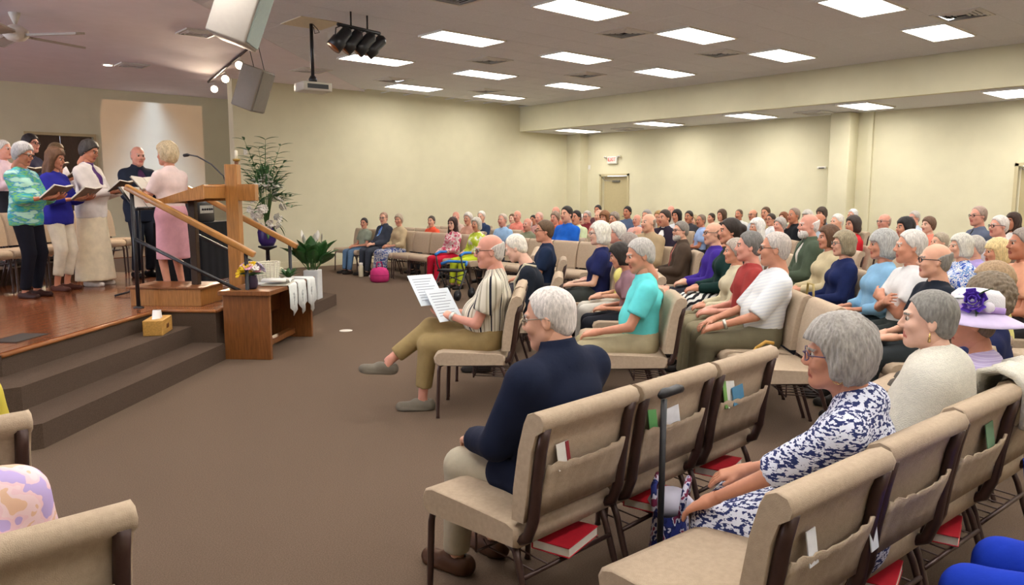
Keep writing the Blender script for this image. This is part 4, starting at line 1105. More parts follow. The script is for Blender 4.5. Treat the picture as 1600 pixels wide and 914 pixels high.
    link('body', mk_mesh('body', np.concatenate(PP), np.concatenate(QQ), [skin(skin_), lipm(skin_), hairm(brow or hc), EYEW(), IRIS()], np.concatenate(MM)), root)
    # ---- hair
    if hair and hair[0] != 'bald':
        p, q = hair_tpl(lod, hair[0])
        link('hair', mk_mesh('hair', xf(p, Hn, hs*1.005), q, [hairm(hc)]), root)
    if beard:
        fb = Field((-.08, -.02, -.16), (.08, .125, -.02), HH[lod])
        fb.ell((0, .035, -.07), (.062, .068, .06), 0); fb.ell((0, .075, -.1), (.035, .03, .035), .02)
        fb.ell((0, .105, -.058), (.022, .03, .010), .006, neg=True); fb.ell((0, .06, .0), (.05, .09, .045), .01, neg=True)
        p, q = fb.mesh(); link('beard', mk_mesh('beard', xf(p, Hn, hs), q, [hairm(beard)]), root)
    # ---- clothes
    def cl(o, fn, name, m, extra=None, hh=h):
        f = Field(lo-.06, hi+.06, hh); fn(f)
        if extra: extra(f)
        p, q = f.mesh(); return link(name, mk_mesh(name, p, q, [m]), root)
    bk, bm_ = bottom[0], bottom[1]; bm_ = cloth(bm_) if isinstance(bm_, str) else bm_
    hem = bottom[2] if len(bottom) > 2 else None
    if bk in ('trousers', 'jeans', 'shorts', 'cropped'):
        t1 = {'shorts': 1.05, 'cropped': hem or 1.72}.get(bk, hem or 1.97)
        def fn(f):
            f.cone(P+V3(0, 0, -.01), P+up*.10, .132, .125, .03, w=V3(1, 0, 0), ws=1.38, cut=.0)
            for s in (-1, 1): leg(f, .016 if fm else .02, s, t1)
        cl(.015, fn, bk if bk != 'cropped' else 'trousers', bm_)
    elif bk in ('skirt', 'dress_skirt'):
        def fn(f):
            f.cone(P+V3(0, 0, -.01), P+up*.10, .14, .12, .03, w=V3(1, 0, 0), ws=1.38, cut=.0)
            if stand:
                L = hem or .45
                f.cone(P, P+V3(0, 0, -L), .135, .15+.06*max(L-.5, 0)/.4, .03, w=V3(1, 0, 0), ws=1.3, cut=.0)
            else:
                km = (knee[-1]+knee[1])/2; am_ = (ank[-1]+ank[1])/2
                for s in (-1, 1): f.cone(hip[s], knee[s], .105, .082, .04); f.cone(knee[s], knee[s]+(ank[s]-knee[s])*(hem or .55), .08, .085, .03, cut=.0)
                f.cone(P+V3(0, 0, .0), km+V3(0, .0, .0), .105, .085, .04, w=V3(1, 0, 0), ws=1.9)
                f.cone(km, km+(am_-km)*(hem or .55), .085, .09, .03, w=V3(1, 0, 0), ws=1.9, cut=.0)
        cl(.015, fn, 'skirt', bm_)
    tk, tm, sl = top[0], top[1], top[2]; tm = cloth(tm) if isinstance(tm, str) else tm
    off = {'shirt': .014, 'polo': .014, 'blouse': .016, 'jacket': .026, 'cardigan': .022, 'shawl': .028, 'dress': .016, 'sweater': .018}[tk]
    t1 = {'none': .3, 'short': .66, 'elbow': .98, 'three': 1.55, 'long': 1.97}[sl]
    def fn(f):
        torso(f, off, low=not (tk in ('shirt', 'polo')))
        if stand and tk in ('shirt', 'polo'): f.cone(P+up*.09, waist, .108+off*.7, .1+off, .03, w=rx, ws=1.42)
        if not (stand and tk in ('shirt', 'polo')): f.cone(P+V3(0, 0, .01 if tk in ('shirt', 'polo') else -.02), waist, .118+off, .1+off, .03, w=rx, ws=1.42)
        if tk in ('shirt', 'polo', 'jacket'): f.cone(neck-up2*.03, neck+up2*(.06 if tk == 'jacket' else .04)+fwd*.014, .066+off*.6, .06+off*.5, .012, cut=.0)
        if tk == 'jacket' and not stand:
            for s in (-1, 1): f.cone(hip[s]+V3(.03*s, 0, 0), hip[s]+V3(.05*s, .16, -.0), .105, .085, .04)
        if tk == 'jacket' and stand: f.cone(P+V3(0, 0, .02), P+V3(0, 0, -.2), .135, .14, .04, w=rx, ws=1.42, cut=0)
        if tk in ('blouse', 'cardigan', 'sweater') and stand: f.cone(P+V3(0, 0, .02), P+V3(0, 0, -.12), .138, .145, .04, w=rx, ws=1.36, cut=0)
        for s in (-1, 1): arm(f, off*.95+(.008 if sl in ('short', 'elbow') else .002), s, t1=t1, r=ar)
        if tk == 'shawl':
            for s in (-1, 1): f.cone((shL if s < 0 else shR), el[s], .085, .085, .06)
            f.cone(shc-up2*.02, waist+up*.02, .125, .135, .06, w=rx, ws=1.55)
        f.ell(neck+up2*.10+fwd*.075, (.055, .075, .075), .015, neg=True)
        if shirt: f.ell(neck-up2*.085+fwd*.15, (.052, .10, .15), .012, neg=True)
    tname = tk
    cl(off, fn, tname, tm)
    if shirt:       # shirt front and tie seen between open lapels
        def fs(f):
            torso(f, .010, low=False)
            f.cone(neck-up2*.03, neck+up2*.045+fwd*.015, .066, .060, .012, cut=.0)
            f.ell(neck+up2*.10+fwd*.075, (.05, .07, .07), .01, neg=True)
        cl(0, fs, 'shirt_front', cloth(shirt), hh=min(h, .016))
    if tie:
        def ft(f): f.cone(neck-up2*.01+fwd*.075, chest+fwd*.128, .013, .018, .0); f.cone(chest+fwd*.128, waist+fwd*(.128+.3*belly)+up*.03, .018, .024, .0)
        cl(0, ft, 'tie', cloth(tie, .5), hh=min(h, .012))
    # ---- shoes
    if shoes:
        p, q = shoe_tpl(lod, shoe_kind); sm = cloth(shoes, .5) if isinstance(shoes, str) else shoes
        for s in (-1, 1):
            y = fdir[s]; c = ank[s]+V3(0, 0, -.085); z = V3(0, 0, 1)
            if legs == 'crossR' and s > 0: y = unit(V3(-.35, .85, .1)); sh = unit(ank[s]-knee[s]); z = unit(-sh-y*((-sh)@y)); c = ank[s]-z*.085
            if legs == 'crossL' and s < 0: y = unit(V3(.5, .8, .3)); sh = unit(ank[s]-knee[s]); z = unit(-sh-y*((-sh)@y)); c = ank[s]-z*.085
            M = np.eye(4); M[:3, 0] = np.cross(y, z); M[:3, 1] = y; M[:3, 2] = z; M[:3, 3] = c
            link('shoe', mk_mesh('shoe', xf(p, M, .9 if fm else 1.0), q, [sm]), root)
    # ---- spectacles
    if glasses:
        mb = MB(); r = .0022 if lod == 'n' else .003
        for s in (-1, 1):
            mb.tube([(s*.031+.021*math.cos(a), .1-.012*abs(math.cos(a))*(1 if s*math.cos(a) > 0 else 0), .009+.017*math.sin(a)) for a in np.linspace(0, 2*math.pi, 13)], r, 5, False)
            mb.tube([(s*.051, .092, .014), (s*.071, .07, .016), (s*.082, -.01, .014), (s*.082, -.03, .002)], r, 5)
        mb.tube([(-.011, .102, .012), (0, .108, .014), (.011, .102, .012)], r, 5)
        o = mb.obj('glasses', mat('spectacle_'+glasses, glasses, rough=.3, var=0), root); o.matrix_local = Hm
    if earring:
        for s in (-1, 1):
            mb = MB()
            if earring == 'hoop': mb.tube([(s*.083, -.004+.017*math.cos(a), -.055+.017*math.sin(a)) for a in np.linspace(0, 2*math.pi, 13)], .0018, 5, False)
            else: mb.tube([(s*.083, -.004, -.037), (s*.084, -.003, -.05), (s*.084, -.003, -.075)], [.002, .004, .006], 6)
            o = mb.obj('earring', mat('gold', '#d9b878', rough=.25, metal=.9, var=0), root); o.matrix_local = Hm
    if watch:
        w_ = wr[watch]; d = unit(wr[watch]-el[watch])
        mb = MB(); a = w_-d*.035; mb.tube([a-d*.011, a+d*.011], .037, 12)
        mb.obj('wristwatch', mat('watch_metal', '#c9c7c0', rough=.3, metal=.8, var=0), root)
    J['root'] = root; J['M'] = Matrix.Translation((loc[0], loc[1], z0)) @ Matrix.Rotation(rot, 4, 'Z') @ Matrix.Rotation(tilt, 4, 'Y') @ Matrix.Scale(scale, 4); J['Hm'] = Hm; J['hs'] = hs
    if key: PEOPLE[key] = J
    return J
# ------------------------------------------------------------------ cloth prints
P_STRIPE = pattern('shirt_striped', 'radial', [(0.0, '#1e1e2a'), (.14, '#cfc8b6'), (.35, '#a39b88'), (.48, '#d6cfbe'), (.8, '#b5ad99'), (.9, '#d6cfbe')], 15)
P_CHECK = pattern('shirt_checked', 'stripes', ['#dfe1e2', '#d3d7dd'], 26, stretch=(.2, .2, 1))
P_ZEBRA = pattern('skirt_zebra', 'wave', ['#1c1c22', '#d6d6d2'], 9, stretch=(.4, 1, 1), dist=6)
P_BLUEF = pattern('blouse_blue_floral', 'blotch', ['#2f56b0', '#d8dde6', '#6a92cf', '#e0e2e2'], 24)
P_LIME = pattern('blouse_lime', 'blotch', ['#b7c83a', '#c9d85a', '#dfe0d0'], 10)
P_PINKF = pattern('blouse_pink_floral', 'blotch', ['#c8536f', '#e2d6d2', '#dcc6c2', '#d17a8c'], 13)
P_BLUESK = pattern('skirt_blue_floral', 'blotch', ['#394a86', '#8c93a8', '#c9c8c6', '#5a6a94'], 14)
P_DRESS = pattern('dress_navy_white', 'blotch', [(0.0, '#27315f'), (.40, '#2b356a'), (.48, '#27315f'), (.485, '#d4d8e6')], 85, stretch=(.6, .6, 1.4))
P_TEAL = pattern('tunic_teal', 'soft', ['#1f5f8c', '#3aa2ac', '#7cbf6a', '#2e86b4', '#a9d6c4'], 9, stretch=(.6, .6, 1.8))
P_PINKSH = pattern('shirt_pink_print', 'blotch', ['#b9a6d8', '#e6c3cc', '#e8cdd2', '#dfb9a0'], 15)
P_KNIT = mat('knit_cream', '#e4e0d2', rough=.95, var=.08, scale=40, bump=.8, bscale=160, stretch=(1, 1, 3))
P_LAV = pattern('knit_lavender', 'wave', ['#c8bce0', '#d8d0e8', '#bcaed6'], 30, stretch=(0, 0, 1), dist=2)
P_QUILT = pattern('bag_quilt', 'blotch', ['#2a3478', '#20285c', '#c8c6d8', '#7a2a4a'], 22)
# ------------------------------------------------------------------ congregation
person('man in cream and black striped shirt and khaki trousers reading papers with legs crossed', (3.463, 4.325), 0.7854, scale=0.974, sex='m', top=('shirt', P_STRIPE, 'short'), bottom=('trousers', '#98835a', 1.78), hair=('fringe', '#c9c2bb'), skin_='e', legs='crossR', arms='low_book', glasses='#222222', shoes='#6f685c', belly=0.1, shoulders=1.2, lean=12, bend=6, hpitch=-4, key='stripe', hyaw=8, watch=-1, lod='n')
person('stooped white haired man in a black top with a pale strap', (4.586, 5.042), 0.7854, scale=0.922, sex='m', top=('sweater', '#1d222c', 'long'), bottom=('trousers', '#2a2c33'), hair=('short', '#d9d2c4'), skin_='c', bend=16, lean=4, hpitch=-22, key='bent', hyaw=-9.8, lod='m')
person('brown haired man with glasses in a dark navy polo shirt by the stooped man', (5.876, 6.269), 0.7854, scale=0.971, top=('polo', '#1c2942', 'short'), bottom=('trousers', '#3a3a40'), hair=('short', '#5a4632'), skin_='b', glasses='#3a2a20', hyaw=9.4, lod='f')
person('grey haired man in an aqua polo shirt resting an arm along the next chair', (4.239, 3.519), 0.7854, scale=0.948, top=('polo', '#66d6d8', 'short'), bottom=('trousers', '#a3987a'), hair=('short', '#b3afa9'), skin_='b', arms=('thigh', 'bench'), hpitch=-12, belly=0.03, shoulders=1.12, key='aqua', hyaw=10, lod='n', lean=2)
person('dark haired woman in mauve leaning forward beside the man in aqua', (5.252, 4.463), 0.7854, scale=0.860, sex='f', top=('blouse', '#8a6a72', 'short'), bottom=('trousers', '#20222a'), hair=('bob', '#2a2420'), skin_='b', bend=14, hpitch=-18, lod='m', hyaw=-7.6)
person('woman in pale yellow blouse half hidden behind the man in aqua', (5.691, 4.905), 0.7854, scale=0.900, sex='f', top=('blouse', '#ddd27e', 'short'), bottom=('trousers', '#c8c4ba'), hair=('bob', '#8c8078'), skin_='a', hyaw=-0.7, lod='m')
person('white haired woman in a deep purple blouse', (6.490, 5.752), 0.7854, scale=0.952, sex='f', top=('blouse', '#4a2466', 'three'), bottom=('trousers', '#2c2c34'), hair=('pixie', '#cdc8bd'), skin_='e', arms='thigh', glasses='#555555', hyaw=8.6, lod='f')
person('woman with long white hair in a navy blouse', (5.902, 5.472), 0.7854, scale=0.971, sex='f', top=('blouse', '#1e2450', 'short'), bottom=('trousers', '#3a3e3c'), hair=('bob', '#dcd8cc'), skin_='c', glasses='#666666', hyaw=2.0, lod='m')
person('bald ruddy man seated behind the woman in purple', (8.610, 7.162), 0.7854, scale=0.849, top=('shirt', '#cfc8c2', 'short'), hair=('fringe', '#8a7f78'), bottom=('trousers', '#3a3a40'), skin_='e', hyaw=25.4, lod='f')
person('grey haired man in a white shirt beside the man in the brown suit', (10.045, 8.049), 0.7854, scale=0.860, top=('shirt', '#c9d2dc', 'short'), hair=('short', '#a9a6a0'), bottom=('trousers', '#3a3a40'), skin_='b', hyaw=35, lod='f')
person('man with grey crew cut in a white checked short sleeved shirt and olive trousers', (5.007, 3.017), 0.7854, scale=0.986, top=('shirt', P_CHECK, 'elbow'), bottom=('trousers', '#6a6450'), hair=('crop', '#b9b0a8'), skin_='b', glasses='#1a1a1a', arms='thigh', belly=0.05, key='white', shoes='#241e1a', lod='n', watch=-1, lean=10, hyaw=-15.3)
person('grey haired man in a brick red shirt', (5.465, 3.456), 0.7854, scale=0.961, top=('shirt', '#9a3a38', 'short'), bottom=('trousers', '#8a8268'), hair=('short', '#6f6c68'), skin_='e', lod='m', hyaw=-10.7)
person('person in a cream shirt between the red shirt and the dark green top', (5.939, 3.877), 0.7854, scale=0.889, sex='f', top=('shirt', '#c9c0a4', 'long'), bottom=('trousers', '#8a8268'), hair=('pixie', '#a89c90'), skin_='b', lod='m', hyaw=-5.9)
person('woman with dark pinned hair in a dark green top and black and white skirt', (6.451, 4.280), 0.7854, scale=1.014, sex='f', top=('cardigan', '#16302e', 'long'), bottom=('skirt', P_ZEBRA, 0.8), hair=('bun', '#2d241f'), skin_='b', lod='m', hyaw=-0.9)
person('bald man with glasses in a bright purple shirt', (7.029, 4.850), 0.7854, scale=0.965, top=('shirt', '#3f2a8a', 'long'), bottom=('trousers', '#2c2c34'), hair=('fringe', '#8a6a58'), skin_='a', glasses='#444444', lod='m', hyaw=5.3)
person('bearded man in a brown suit with a pink shirt and tie', (7.885, 5.900), 0.7854, scale=0.936, top=('jacket', '#4a3d33', 'long'), shirt='#d9a79c', tie='#a05a55', bottom=('trousers', '#463a31'), hair=('short', '#7d776f'), beard='#b9b3aa', skin_='a', glasses='#444444', lod='m', hyaw=20)
person('balding man with dark glasses in a black polo shirt', (5.445, 2.046), 0.7854, scale=0.942, top=('polo', '#1b212c', 'short'), bottom=('trousers', '#2c3134'), hair=('fringe', '#8a8680'), skin_='a', glasses='#15151a', lod='m', key='navybald', hyaw=-15.5)
person('silver haired man in a white polo shirt with folded arms', (5.934, 2.401), 0.7854, scale=0.986, top=('polo', '#dcdcdc', 'short'), bottom=('trousers', '#2f3534'), hair=('short', '#cbc6bf'), skin_='b', arms='crossed', lod='m', key='polo', hyaw=-11.6)
person('grey bobbed woman in a light blue blouse', (6.339, 2.775), 0.7854, scale=0.967, sex='f', top=('blouse', '#86b4d6', 'three'), bottom=('trousers', '#2f3a40'), hair=('pageboy', '#a7a7a3'), skin_='b', lod='m', hyaw=-8.4)
person('woman with ash brown bob and glasses in a navy sweater', (6.904, 3.363), 0.7854, scale=0.931, sex='f', top=('sweater', '#1a2550', 'long'), bottom=('trousers', '#2c2c34'), hair=('bob', '#8d8168'), skin_='a', glasses='#555555', lod='m', hyaw=-2.9)
person('brown haired woman in a long sleeved cream jacket', (7.408, 3.757), 0.7854, scale=0.951, sex='f', top=('cardigan', '#c4b694', 'long'), bottom=('trousers', '#6a6450'), hair=('bob', '#5b402c'), skin_='b', lod='m', hyaw=1.2)
person('bald man with a white beard in a green jacket', (7.912, 4.244), 0.7854, scale=1.030, top=('jacket', '#4a5646', 'long'), shirt='#cfc9be', bottom=('trousers', '#3a3a34'), hair=('fringe', '#d8cfcb'), beard='#dcd6d0', skin_='e', lod='m', hyaw=5.7)
person('woman with shoulder length silver hair in a white top', (9.133, 5.595), 0.7854, scale=0.949, sex='f', top=('blouse', '#d5d5d2', 'three'), bottom=('trousers', '#3a3a40'), hair=('waves', '#d6d3cd'), skin_='b', hyaw=17.0, lod='f')
person('ruddy man in a peach shirt beside the blonde woman', (6.881, 1.934), 0.7854, scale=0.989, top=('shirt', '#d49a7c', 'short'), bottom=('trousers', '#3a3a40'), hair=('short', '#8d8178'), skin_='d', lod='m', hyaw=-8.4)
person('blonde woman with fringe in a white blouse holding an orange bag', (7.376, 2.247), 0.7854, scale=0.900, sex='f', top=('blouse', '#dcd8d6', 'short'), bottom=('trousers', '#c8b8a8'), hair=('pageboy', '#d1bb88'), skin_='b', arms='crossed', lod='m', key='blonde', hyaw=-5.1)
person('woman with white bob in a blue and white floral blouse', (7.762, 2.662), 0.7854, scale=0.909, sex='f', top=('blouse', P_BLUEF, 'short'), bottom=('trousers', '#2a3a6a'), hair=('bob', '#c4c1b6'), skin_='a', lod='m', hyaw=-1.9)
person('sandy haired man behind the balding man in black', (9.250, 3.366), 0.7854, scale=0.866, top=('shirt', '#8a8a78', 'short'), bottom=('trousers', '#3a3a40'), hair=('short', '#a39784'), skin_='a', hyaw=6.8, lod='f')
person('woman with black shoulder length hair in a grey top', (9.525, 3.870), 0.7854, scale=0.981, sex='f', top=('blouse', '#9a968e', 'short'), bottom=('trousers', '#3a3a40'), hair=('long', '#1e1a1c'), skin_='b', hyaw=9.0, lod='f')
person('dark haired woman in a bright red cardigan', (10.430, 4.914), 0.7854, scale=0.966, sex='f', top=('cardigan', '#b8242c', 'long'), bottom=('trousers', '#2a2a30'), hair=('bob', '#3a302c'), skin_='b', hyaw=16.5, lod='f')
person('balding man behind the man with the white beard', (10.834, 5.603), 0.7854, scale=0.979, top=('shirt', '#a9b6c2', 'short'), bottom=('trousers', '#3a3a40'), hair=('fringe', '#5a463a'), skin_='d', hyaw=20.6, lod='f')
person('bald man in black with a hand at his chin', (12.023, 6.657), 0.7854, scale=1.023, top=('shirt', '#17181e', 'long'), bottom=('trousers', '#2a2a30'), hair=('crop', '#8a7a6c'), skin_='d', arms=('lap', 'chin'), hyaw=27.0, lod='f')
person('older woman in pale pink behind the silver haired woman', (10.976, 6.302), 0.7854, scale=0.920, sex='f', top=('blouse', '#d9b3ac', 'short'), bottom=('trousers', '#6a5a5a'), hair=('pixie', '#a9a39c'), skin_='e', hyaw=24.1, lod='f')
person('dark haired man with sunglasses in a white shirt', (13.360, 7.838), 0.7854, scale=0.919, top=('shirt', '#cfd2d4', 'short'), bottom=('trousers', '#3a3a40'), hair=('short', '#3b322c'), skin_='b', glasses='#111111', hyaw=32, lod='f')
person('man in a grey suit with open collar seated before the rear wall', (11.906, 5.118), 0.7854, scale=0.971, top=('jacket', '#6a6c70', 'long'), shirt='#c9c6c0', bottom=('trousers', '#5a5c60'), hair=('fringe', '#a98f82'), skin_='e', glasses='#555555', hyaw=19.9, lod='f')
person('grey haired man in a pale blue shirt behind the black haired woman', (14.199, 5.573), 0.7854, scale=0.972, top=('shirt', '#b9c6d4', 'short'), bottom=('trousers', '#3a3a40'), hair=('short', '#b3ada4'), skin_='e', glasses='#666666', hyaw=24.6, lod='f')
person('person in a white cap behind the woman in red', (14.647, 6.871), 0.7854, scale=0.982, top=('shirt', '#a9a69c', 'short'), bottom=('trousers', '#3a3a40'), hair=('short', '#d9d8d6'), skin_='b', hyaw=29.6, lod='f')
person('woman with dark waved hair by the rear column', (14.912, 7.632), 0.7854, scale=0.989, sex='f', top=('blouse', '#5b7a94', 'short'), bottom=('trousers', '#3a3a40'), hair=('curly', '#4a3c34'), skin_='b', hyaw=32, lod='f')
person('man with glasses in a slate blue shirt and dark tie sitting upright', (11.588, 3.754), 0.7854, scale=1.070, top=('shirt', '#5a6276', 'long'), tie='#2a2a30', bottom=('trousers', '#2a2a30'), hair=('crop', '#a38d80'), skin_='e', glasses='#333333', arms='crossed', hyaw=14.0, lod='f')
person('man with thin white hair behind the blonde woman', (10.332, 3.124), 0.7854, scale=0.998, top=('shirt', '#c4bec8', 'short'), bottom=('trousers', '#3a3a40'), hair=('short', '#cfc6c0'), skin_='e', glasses='#444444', hyaw=8.6, lod='f')
person('woman with long dark brown hair in a white top near the rear door', (12.491, 3.585), 0.7854, scale=0.992, sex='f', top=('blouse', '#d2d0cc', 'short'), bottom=('trousers', '#3a3a40'), hair=('long', '#3c2a22'), skin_='d', hyaw=15.0, lod='f')
person('person in a lilac shirt behind the floral blouse', (8.528, 2.786), 0.7854, scale=0.872, sex='f', top=('blouse', '#a596cc', 'short'), bottom=('trousers', '#3a3a40'), hair=('pixie', '#b3ada4'), skin_='a', hyaw=1.6, lod='f')
person('tanned man in a light blue shirt and dark vest', (12.019, 8.476), 0.7854, scale=0.915, top=('shirt', '#8fa5cf', 'short'), bottom=('trousers', '#2c2c34'), hair=('crop', '#7a6a5c'), skin_='d', hyaw=32, lod='f')
person('dark haired man in a black shirt behind the bald purple man', (14.849, 10.168), 0.7854, scale=0.877, top=('shirt', '#2a2a30', 'short'), bottom=('trousers', '#2c2c34'), hair=('short', '#33291f'), skin_='b', hyaw=32, lod='f')
person('brown haired woman in a black cardigan in the back rows', (13.637, 9.110), 0.7854, scale=0.959, sex='f', top=('cardigan', '#2a2226', 'long'), bottom=('trousers', '#2c2c34'), hair=('bob', '#4f3b2c'), skin_='b', hyaw=32, lod='f')
person('dark haired boy behind the woman with pinned hair', (13.327, 8.643), 0.7854, scale=0.848, top=('shirt', '#7a6f68', 'short'), bottom=('trousers', '#2c2c34'), hair=('short', '#3a2e24'), skin_='b', hyaw=32, lod='f')
person('man with glasses in a pale blue shirt in the back rows', (14.741, 9.065), 0.7854, scale=0.955, top=('shirt', '#b9c3cf', 'short'), bottom=('trousers', '#2c2c34'), hair=('fringe', '#6a5a4c'), skin_='b', glasses='#333333', hyaw=32, lod='f')
person('man with shaved head in a white shirt in the back rows', (15.152, 9.611), 1.5708, scale=0.945, top=('shirt', '#c9c9c6', 'short'), bottom=('trousers', '#2c2c34'), hair=('crop', '#5a4a3e'), skin_='d', hyaw=2.5, lod='f')
person('light brown haired woman in a tan top in the far section', (10.799, 8.461), 1.5708, scale=0.979, sex='f', top=('blouse', '#b59a6a', 'short'), bottom=('trousers', '#3a3a40'), hair=('bun', '#9a7a4c'), skin_='b', hyaw=0.1, lod='f')
person('dark haired man in a black suit with white collar', (9.596, 7.420), 1.5708, scale=1.011, top=('jacket', '#2a2230', 'long'), shirt='#d9d6d6', bottom=('trousers', '#2a2a30'), hair=('short', '#3a2c24'), skin_='b', hyaw=-7.4, lod='f')
person('bald man at the very back of the far section', (14.497, 10.990), 1.5708, scale=1.001, top=('shirt', '#a9a294', 'short'), bottom=('trousers', '#3a3a40'), hair=('fringe', '#8a7a70'), skin_='e', hyaw=8.9, lod='f')
person('woman with black hair in a white blouse in the far section', (12.200, 9.119), 1.5708, scale=0.968, sex='f', top=('blouse', '#d2d4da', 'short'), bottom=('trousers', '#3a3a40'), hair=('bob', '#1f1a1a'), skin_='d', hyaw=2.4, lod='f')
person('grey haired man seated behind the ruddy man in the far section', (11.249, 9.090), 1.5708, scale=0.980, top=('shirt', '#8f9aa6', 'short'), bottom=('trousers', '#3a3a40'), hair=('short', '#8f8a84'), skin_='b', hyaw=3.4, lod='f')
person('ruddy faced man in a pink shirt in the far section', (11.757, 9.731), 1.5708, scale=0.900, top=('shirt', '#d6a8a2', 'short'), bottom=('trousers', '#3a3a40'), hair=('fringe', '#a39b94'), skin_='e', hyaw=6.1, lod='f')
person('black haired boy at the back of the far section', (12.797, 10.860), 1.5708, scale=0.999, top=('shirt', '#51607a', 'short'), bottom=('trousers', '#3a3a40'), hair=('short', '#1c1818'), skin_='d', hyaw=9.7, lod='f')
person('woman with ash hair and tan scarf in the far section', (10.251, 9.011), 1.5708, scale=0.956, sex='f', top=('blouse', '#b39a76', 'short'), bottom=('trousers', '#3a3a40'), hair=('pixie', '#8d8074'), skin_='b', hyaw=1.5, lod='f')
person('woman with curly auburn hair in the far section', (10.701, 9.640), 1.5708, scale=0.955, sex='f', top=('blouse', '#7a5a48', 'short'), bottom=('trousers', '#3a3a40'), hair=('curly', '#7a5234'), skin_='b', hyaw=4.7, lod='f')
person('bald man in a salmon shirt in the far section', (11.250, 10.277), 1.5708, scale=0.964, top=('shirt', '#d0907c', 'short'), bottom=('trousers', '#3a3a40'), hair=('crop', '#c9a08a'), skin_='a', hyaw=8.2, lod='f')
person('tall dark haired young man at the back near the corner pilaster', (13.696, 12.530), 1.5708, scale=1.003, top=('shirt', '#5a3a40', 'short'), bottom=('trousers', '#3a3a40'), hair=('short', '#201c1c'), skin_='d', hyaw=15.2, lod='f')
person('grey haired man with glasses in a maroon shirt in the far section', (11.503, 10.827), 1.5708, scale=0.940, top=('shirt', '#7a2e34', 'short'), bottom=('trousers', '#3a3a40'), hair=('short', '#a59d94'), skin_='e', glasses='#333333', hyaw=10.6, lod='f')
person('black haired man in a pale green shirt', (9.949, 9.648), 1.5708, scale=0.974, top=('shirt', '#c2cfa6', 'short'), bottom=('trousers', '#3a3a40'), hair=('short', '#231d1b'), skin_='b', hyaw=6.2, lod='f')
person('dark haired man in a vivid royal blue shirt', (8.892, 8.856), 1.5708, scale=1.046, top=('shirt', '#1f5fc0', 'short'), bottom=('trousers', '#2a2a36'), hair=('short', '#2c2622'), skin_='a', belly=0.06, hyaw=1.8, lod='f')
person('woman in an orange blouse beside the man in royal blue', (10.202, 10.440), 1.5708, scale=0.946, sex='f', top=('blouse', '#c8623c', 'short'), bottom=('trousers', '#3a3a40'), hair=('pixie', '#8f7a6a'), skin_='e', hyaw=10.5, lod='f')
person('ruddy bald man behind the woman in orange', (11.396, 11.634), 1.5708, scale=1.003, top=('shirt', '#b56a54', 'short'), bottom=('trousers', '#3a3a40'), hair=('fringe', '#9a7f70'), skin_='e', hyaw=15.3, lod='f')
person('pink faced bald man behind the brown haired man', (10.454, 11.145), 1.5708, scale=0.929, top=('shirt', '#b98a84', 'short'), bottom=('trousers', '#3a3a40'), hair=('crop', '#cfaa9c'), skin_='e', hyaw=13.9, lod='f')
person('black haired child in a dark shirt in the far section', (11.663, 12.600), 1.5708, scale=0.847, top=('shirt', '#3a3a44', 'short'), bottom=('trousers', '#3a3a40'), hair=('short', '#1d1918'), skin_='d', hyaw=18.5, lod='f')
person('older man with grey hair in an olive shirt behind the stooped man', (8.959, 9.850), 1.5708, scale=0.885, top=('shirt', '#7c7f68', 'short'), bottom=('trousers', '#3a3a40'), hair=('fringe', '#c4b8b2'), skin_='e', hyaw=8.5, lod='f')
person('man in a coral pink shirt with bald head', (10.803, 12.184), 1.5708, scale=0.939, top=('shirt', '#db8576', 'short'), bottom=('trousers', '#3a3a40'), hair=('fringe', '#b59c92'), skin_='e', hyaw=17.7, lod='f')
person('man in a light blue shirt against the side wall', (9.104, 10.687), 1.5708, scale=0.930, top=('shirt', '#93b5d8', 'short'), bottom=('trousers', '#3a3a40'), hair=('crop', '#b5a89a'), skin_='e', hyaw=13.6, lod='f')
person('white haired man in a navy shirt against the side wall', (10.003, 12.401), 1.5708, scale=0.935, top=('shirt', '#2a3856', 'short'), bottom=('trousers', '#3a3a40'), hair=('short', '#cfcac0'), skin_='a', hyaw=21.0, lod='f')
person('woman in lime green and white with silver hair', (8.178, 10.294), 1.5708, scale=0.891, sex='f', top=('blouse', P_LIME, 'three'), bottom=('trousers', '#b8c832'), hair=('bob', '#bdb8ac'), skin_='b', arms='lap', hyaw=12.9, lod='f')
person('older woman with white hair in a rust top behind the woman in lime', (9.104, 11.706), 1.5708, scale=0.930, sex='f', top=('blouse', '#b98a76', 'short'), bottom=('trousers', '#3a3a40'), hair=('pixie', '#c6c0b6'), skin_='b', hyaw=19.6, lod='f')
person('dark haired woman in a pink floral blouse and red trousers', (8.179, 10.964), 1.5708, scale=0.884, sex='f', top=('blouse', P_PINKF, 'long'), bottom=('trousers', '#c41f3a'), hair=('long', '#3a2420'), skin_='c', glasses='#444444', lod='m', hyaw=17.5)
person('bald man behind the dark haired woman in floral', (10.005, 13.273), 1.5708, scale=0.920, top=('shirt', '#c2a79a', 'short'), bottom=('trousers', '#3a3a40'), hair=('fringe', '#c9b0a2'), skin_='e', hyaw=25.0, lod='f')
person('dark haired man in an orange red polo shirt', (9.111, 12.910), 1.5708, scale=0.864, top=('polo', '#e0573c', 'short'), bottom=('trousers', '#3a3a40'), hair=('short', '#4a4038'), skin_='a', hyaw=25.9, lod='f')
person('woman in a beige cardigan and blue flowered skirt with a hand on her lap', (8.176, 12.690), 1.5708, scale=0.906, sex='f', top=('cardigan', '#b9a684', 'three'), bottom=('skirt', P_BLUESK, 0.85), hair=('pixie', '#a89a84'), skin_='b', lod='m', shoes='#cfcac2', hyaw=28.0)
person('man in a dark grey suit with light blue shirt and blue tie', (8.174, 13.236), 1.5708, scale=0.927, top=('jacket', '#3a3f4a', 'long'), shirt='#86aee0', tie='#3556b4', bottom=('trousers', '#3d414a'), hair=('crop', '#9a7a66'), skin_='a', glasses='#444444', lod='m', belly=0.08, hyaw=30.5)
